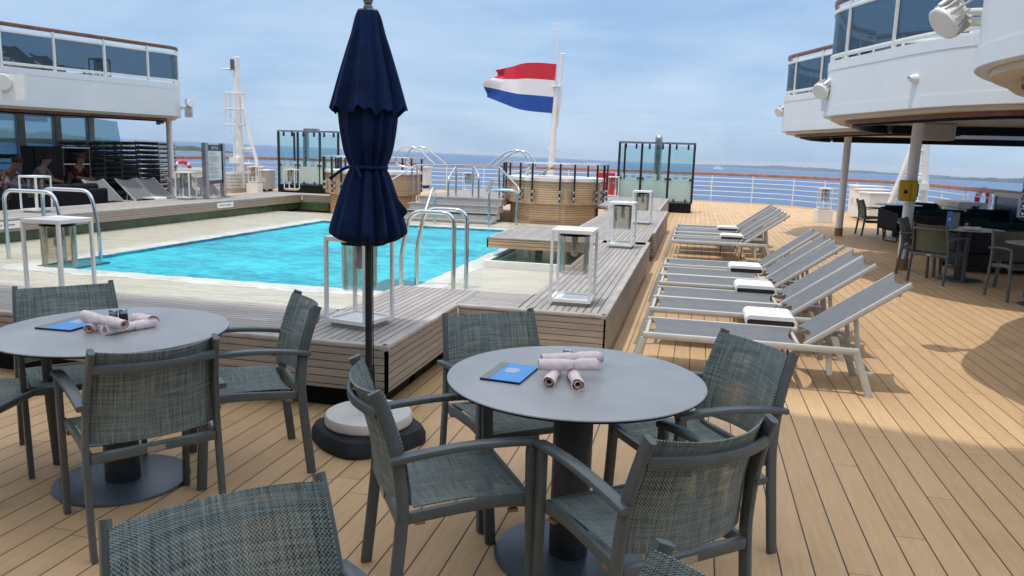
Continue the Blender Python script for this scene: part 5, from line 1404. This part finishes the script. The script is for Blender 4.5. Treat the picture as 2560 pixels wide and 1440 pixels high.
# upper left deck: loungers and a dark lantern behind the tinted glass
GU = 'dark loungers on the upper left deck'
src = None
for px, py, lb in ((52,112,'dark lounger behind the tinted glass of the left balcony, tallest of the row'),(130,137,'dark lounger behind the tinted glass nearest the dark lantern'),(12,140,'dark lounger behind the glass at the left photo edge')):
    p = atZ(px, py, 3.73)
    d_ = dup(l0, (p.x+1.78-.5, p.y+.1, 2.931), math.pi, lb, GU)
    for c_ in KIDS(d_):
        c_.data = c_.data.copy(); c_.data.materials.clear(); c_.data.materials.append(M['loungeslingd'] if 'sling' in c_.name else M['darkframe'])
p = atZ(248,147,3.53)
make_lantern((p.x,p.y,2.931), R(8), 'dark framed lantern behind the tinted glass of the left balcony', 'darkframe')

# ------------------------------------------------------------------ people under the left balcony
def person(loc, rz, label, shirt, trousers, skin, hair, lean=.15, cap=False):
    t = thing('person', loc, rz, label, 'person')
    # seated, facing +y ; seat plane at z=.45
    J = {'pel':(0,0,.52),'sp':(0,.02,.72),'ch':(0,.05+lean*.4,.90),'nk':(0,.08+lean*.7,1.03),
         'lh':(-.10,.0,.52),'lk':(-.13,.42,.50),'la':(-.14,.46,.08),'lt':(-.15,.60,.05),
         'rh':(.10,.0,.52),'rk':(.13,.42,.50),'ra':(.14,.46,.08),'rt':(.15,.60,.05),
         'ls':(-.19,.06+lean*.5,.96),'le':(-.25,.20+lean*.5,.74),'lw':(-.08,.38+lean*.5,.68),
         'rs':(.19,.06+lean*.5,.96),'re':(.25,.20+lean*.5,.74),'rw':(.08,.40+lean*.5,.70)}
    def skinned(name, edges, rad, root, mat, parent):
        keys = []; 
        for a, b in edges:
            for k in (a, b):
                if k not in keys: keys.append(k)
        me = bpy.data.meshes.new(name); me.from_pydata([J[k] for k in keys], [(keys.index(a),keys.index(b)) for a,b in edges], [])
        o = bpy.data.objects.new(name, me); COL.objects.link(o)
        md = o.modifiers.new('s','SKIN'); 
        sk = me.skin_vertices[0].data if me.skin_vertices else None
        if sk is None:
            bm = bmesh.new(); bm.from_mesh(me); lay = bm.verts.layers.skin.verify()
            for v in bm.verts: v[lay].radius = (rad[keys[v.index]],)*2; v[lay].use_root = keys[v.index] == root
            bm.to_mesh(me); bm.free()
        else:
            for i, k in enumerate(keys): sk[i].radius = (rad[k],)*2; sk[i].use_root = k == root
        sb = o.modifiers.new('b','SUBSURF'); sb.levels = sb.render_levels = 2
        dg = bpy.context.evaluated_depsgraph_get(); m2 = bpy.data.meshes.new_from_object(o.evaluated_get(dg)); bpy.data.objects.remove(o)
        m2.materials.clear(); m2.materials.append(mat)
        for p_ in m2.polygons: p_.use_smooth = True
        o = bpy.data.objects.new(name, m2); COL.objects.link(o); o.parent = parent; KMAP.setdefault(parent.name, []).append(o); return o
    rad = dict(pel=.135,sp=.13,ch=.145,nk=.055,lh=.085,lk=.06,la=.042,lt=.035,rh=.085,rk=.06,ra=.042,rt=.035,ls=.06,le=.042,lw=.03,rs=.06,re=.042,rw=.03)
    J['hd'] = (0,.12+lean*.95,1.16); J['hd0'] = (0,.10+lean*.85,1.09); J['hd1'] = (0,.12+lean*1.0,1.23); rad.update(hd=.088,hd0=.075,hd1=.075)
    for sfx, s in (('l',-1),('r',1)):
        w0 = Vector(J[sfx+'w'])
        J[sfx+'p'] = tuple(w0+Vector((-s*.05,.05,-.01))); rad[sfx+'p'] = .026
    body = skinned('body', [('pel','sp'),('sp','ch'),('ch','nk'),('nk','hd0'),('hd0','hd'),('hd','hd1'),('pel','lh'),('lh','lk'),('lk','la'),('la','lt'),('pel','rh'),('rh','rk'),('rk','ra'),('ra','rt'),('ch','ls'),('ls','le'),('le','lw'),('lw','lp'),('ch','rs'),('rs','re'),('re','rw'),('rw','rp')], rad, 'pel', skin, t)
    # fingers and face details join the body mesh
    mb = MB()
    for sfx, s in (('l',-1),('r',1)):
        c = Vector(J[sfx+'p'])
        for k in range(4): mb.tube([c+Vector((-s*.01,.0,.015-.011*k)), c+Vector((-s*(.045-.004*abs(k-1)),.02,.012-.012*k)), c+Vector((-s*(.065-.005*abs(k-1)),.012,-.005-.012*k))], .007, 6)
        mb.tube([c+Vector((0,.0,.02)), c+Vector((-s*.02,.02,.04))], .008, 6)
    h = Vector(J['hd'])
    mb.lathe([(.012,0),(.014,.02),(.006,.045)], 8, c=(h.x,h.y+.088,h.z-.03))
    for s in (-1,1): mb.lathe([(.0,-.03),(.014,-.02),(.016,.02),(0,.03)], 8, c=(s*.086,h.y+.0,h.z-.005))
    fm = mb.build('tmp', skin); bm = bmesh.new(); bm.from_mesh(body.data); bm.from_mesh(fm.data); bm.to_mesh(body.data); bm.free(); bpy.data.objects.remove(fm)
    for p_ in body.data.polygons: p_.use_smooth = True
    radc = {k: v+.014 for k, v in rad.items()}
    J2 = J
    skinned('shirt', [('pel','sp'),('sp','ch'),('ch','ls'),('ls','le'),('ch','rs'),('rs','re')], radc, 'pel', shirt, t)
    skinned('trousers', [('pel','lh'),('lh','lk'),('lk','la'),('pel','rh'),('rh','rk'),('rk','ra')], radc, 'pel', trousers, t)
    mb = MB(); 
    for s in (-1,1): mb.lathe([(0,-.008),(.010,0),(0,.008)], 8, c=(s*.032,h.y+.082,h.z+.015))
    mb.box(-.025,.025,h.y+.083,h.y+.088,h.z-.058,h.z-.052); mb.build('face_features', M['black'], t)
    mb = MB(); mb.lathe([(.098,-.01),(.104,.03),(.098,.07),(.07,.105),(0,.118)], 18, c=(0,h.y-.012,h.z+.03))
    if cap: mb.prism([(-.07,h.y+.06),(.07,h.y+.06),(.05,h.y+.17),(-.05,h.y+.17)], h.z+.045, h.z+.058)
    mb.build('cap' if cap else 'hair', hair, t)
    return t
skinA = basic('skin_tan', (.15,.08,.055), .6, spec=.2); skinB = basic('skin_pale', (.18,.11,.085), .6, spec=.2)
mt, nt, b = newmat('patterned_shirt'); g = G(nt); nz = g.noise(g.coord(), 14., 2.)
g.link(g.mix(g.ramp(nz, .46, .56), (.03,.03,.045), (.38,.28,.28)), b.inputs['Base Color']); b.inputs['Roughness'].default_value = .85
def seat_at(px, py, X_, rz, lean): p = atX(px, py, X_); k = .12+.95*lean; return (p.x+k*math.sin(rz), p.y-k*math.cos(rz), p.z-1.16)
person(seat_at(44,408,-13.6,R(-75),.32), R(-75), 'seated man with dark hair in a patterned shirt leaning forward under the left balcony', mt, M['rubber'], skinA, M['black'], .32)
person(seat_at(117,400,-14.1,R(-60),.12), R(-60), 'seated person in a white shirt in front of the black cabinet', basic('white_shirt', (.11,.11,.12), .8, spec=.2), M['rubber'], skinB, M['black'], .12)
person(seat_at(203,398,-14.1,R(-80),.1), R(-80), 'seated person in a red top and red cap in front of the shelf rack', basic('red_top', (.045,.003,.006), .8, spec=.2), M['rubber'], skinB, basic('red_cap', (.07,.005,.012), .7), .1, True)
mt = bpy.data.materials.new('sea_air'); mt.use_nodes = True; nt = mt.node_tree; nt.nodes.clear()
out = nt.nodes.new('ShaderNodeOutputMaterial'); vp = nt.nodes.new('ShaderNodeVolumePrincipled')
vp.inputs['Density'].default_value = 2.2e-5; vp.inputs['Color'].default_value = (.80,.88,1,1); vp.inputs['Anisotropy'].default_value = 0
nt.links.new(vp.outputs[0], out.inputs['Volume'])
mb = MB(); mb.box(-95000,95000,-95000,95000,-1900,120)
hz = mb.build('haze', mt); hz['kind'] = 'stuff'
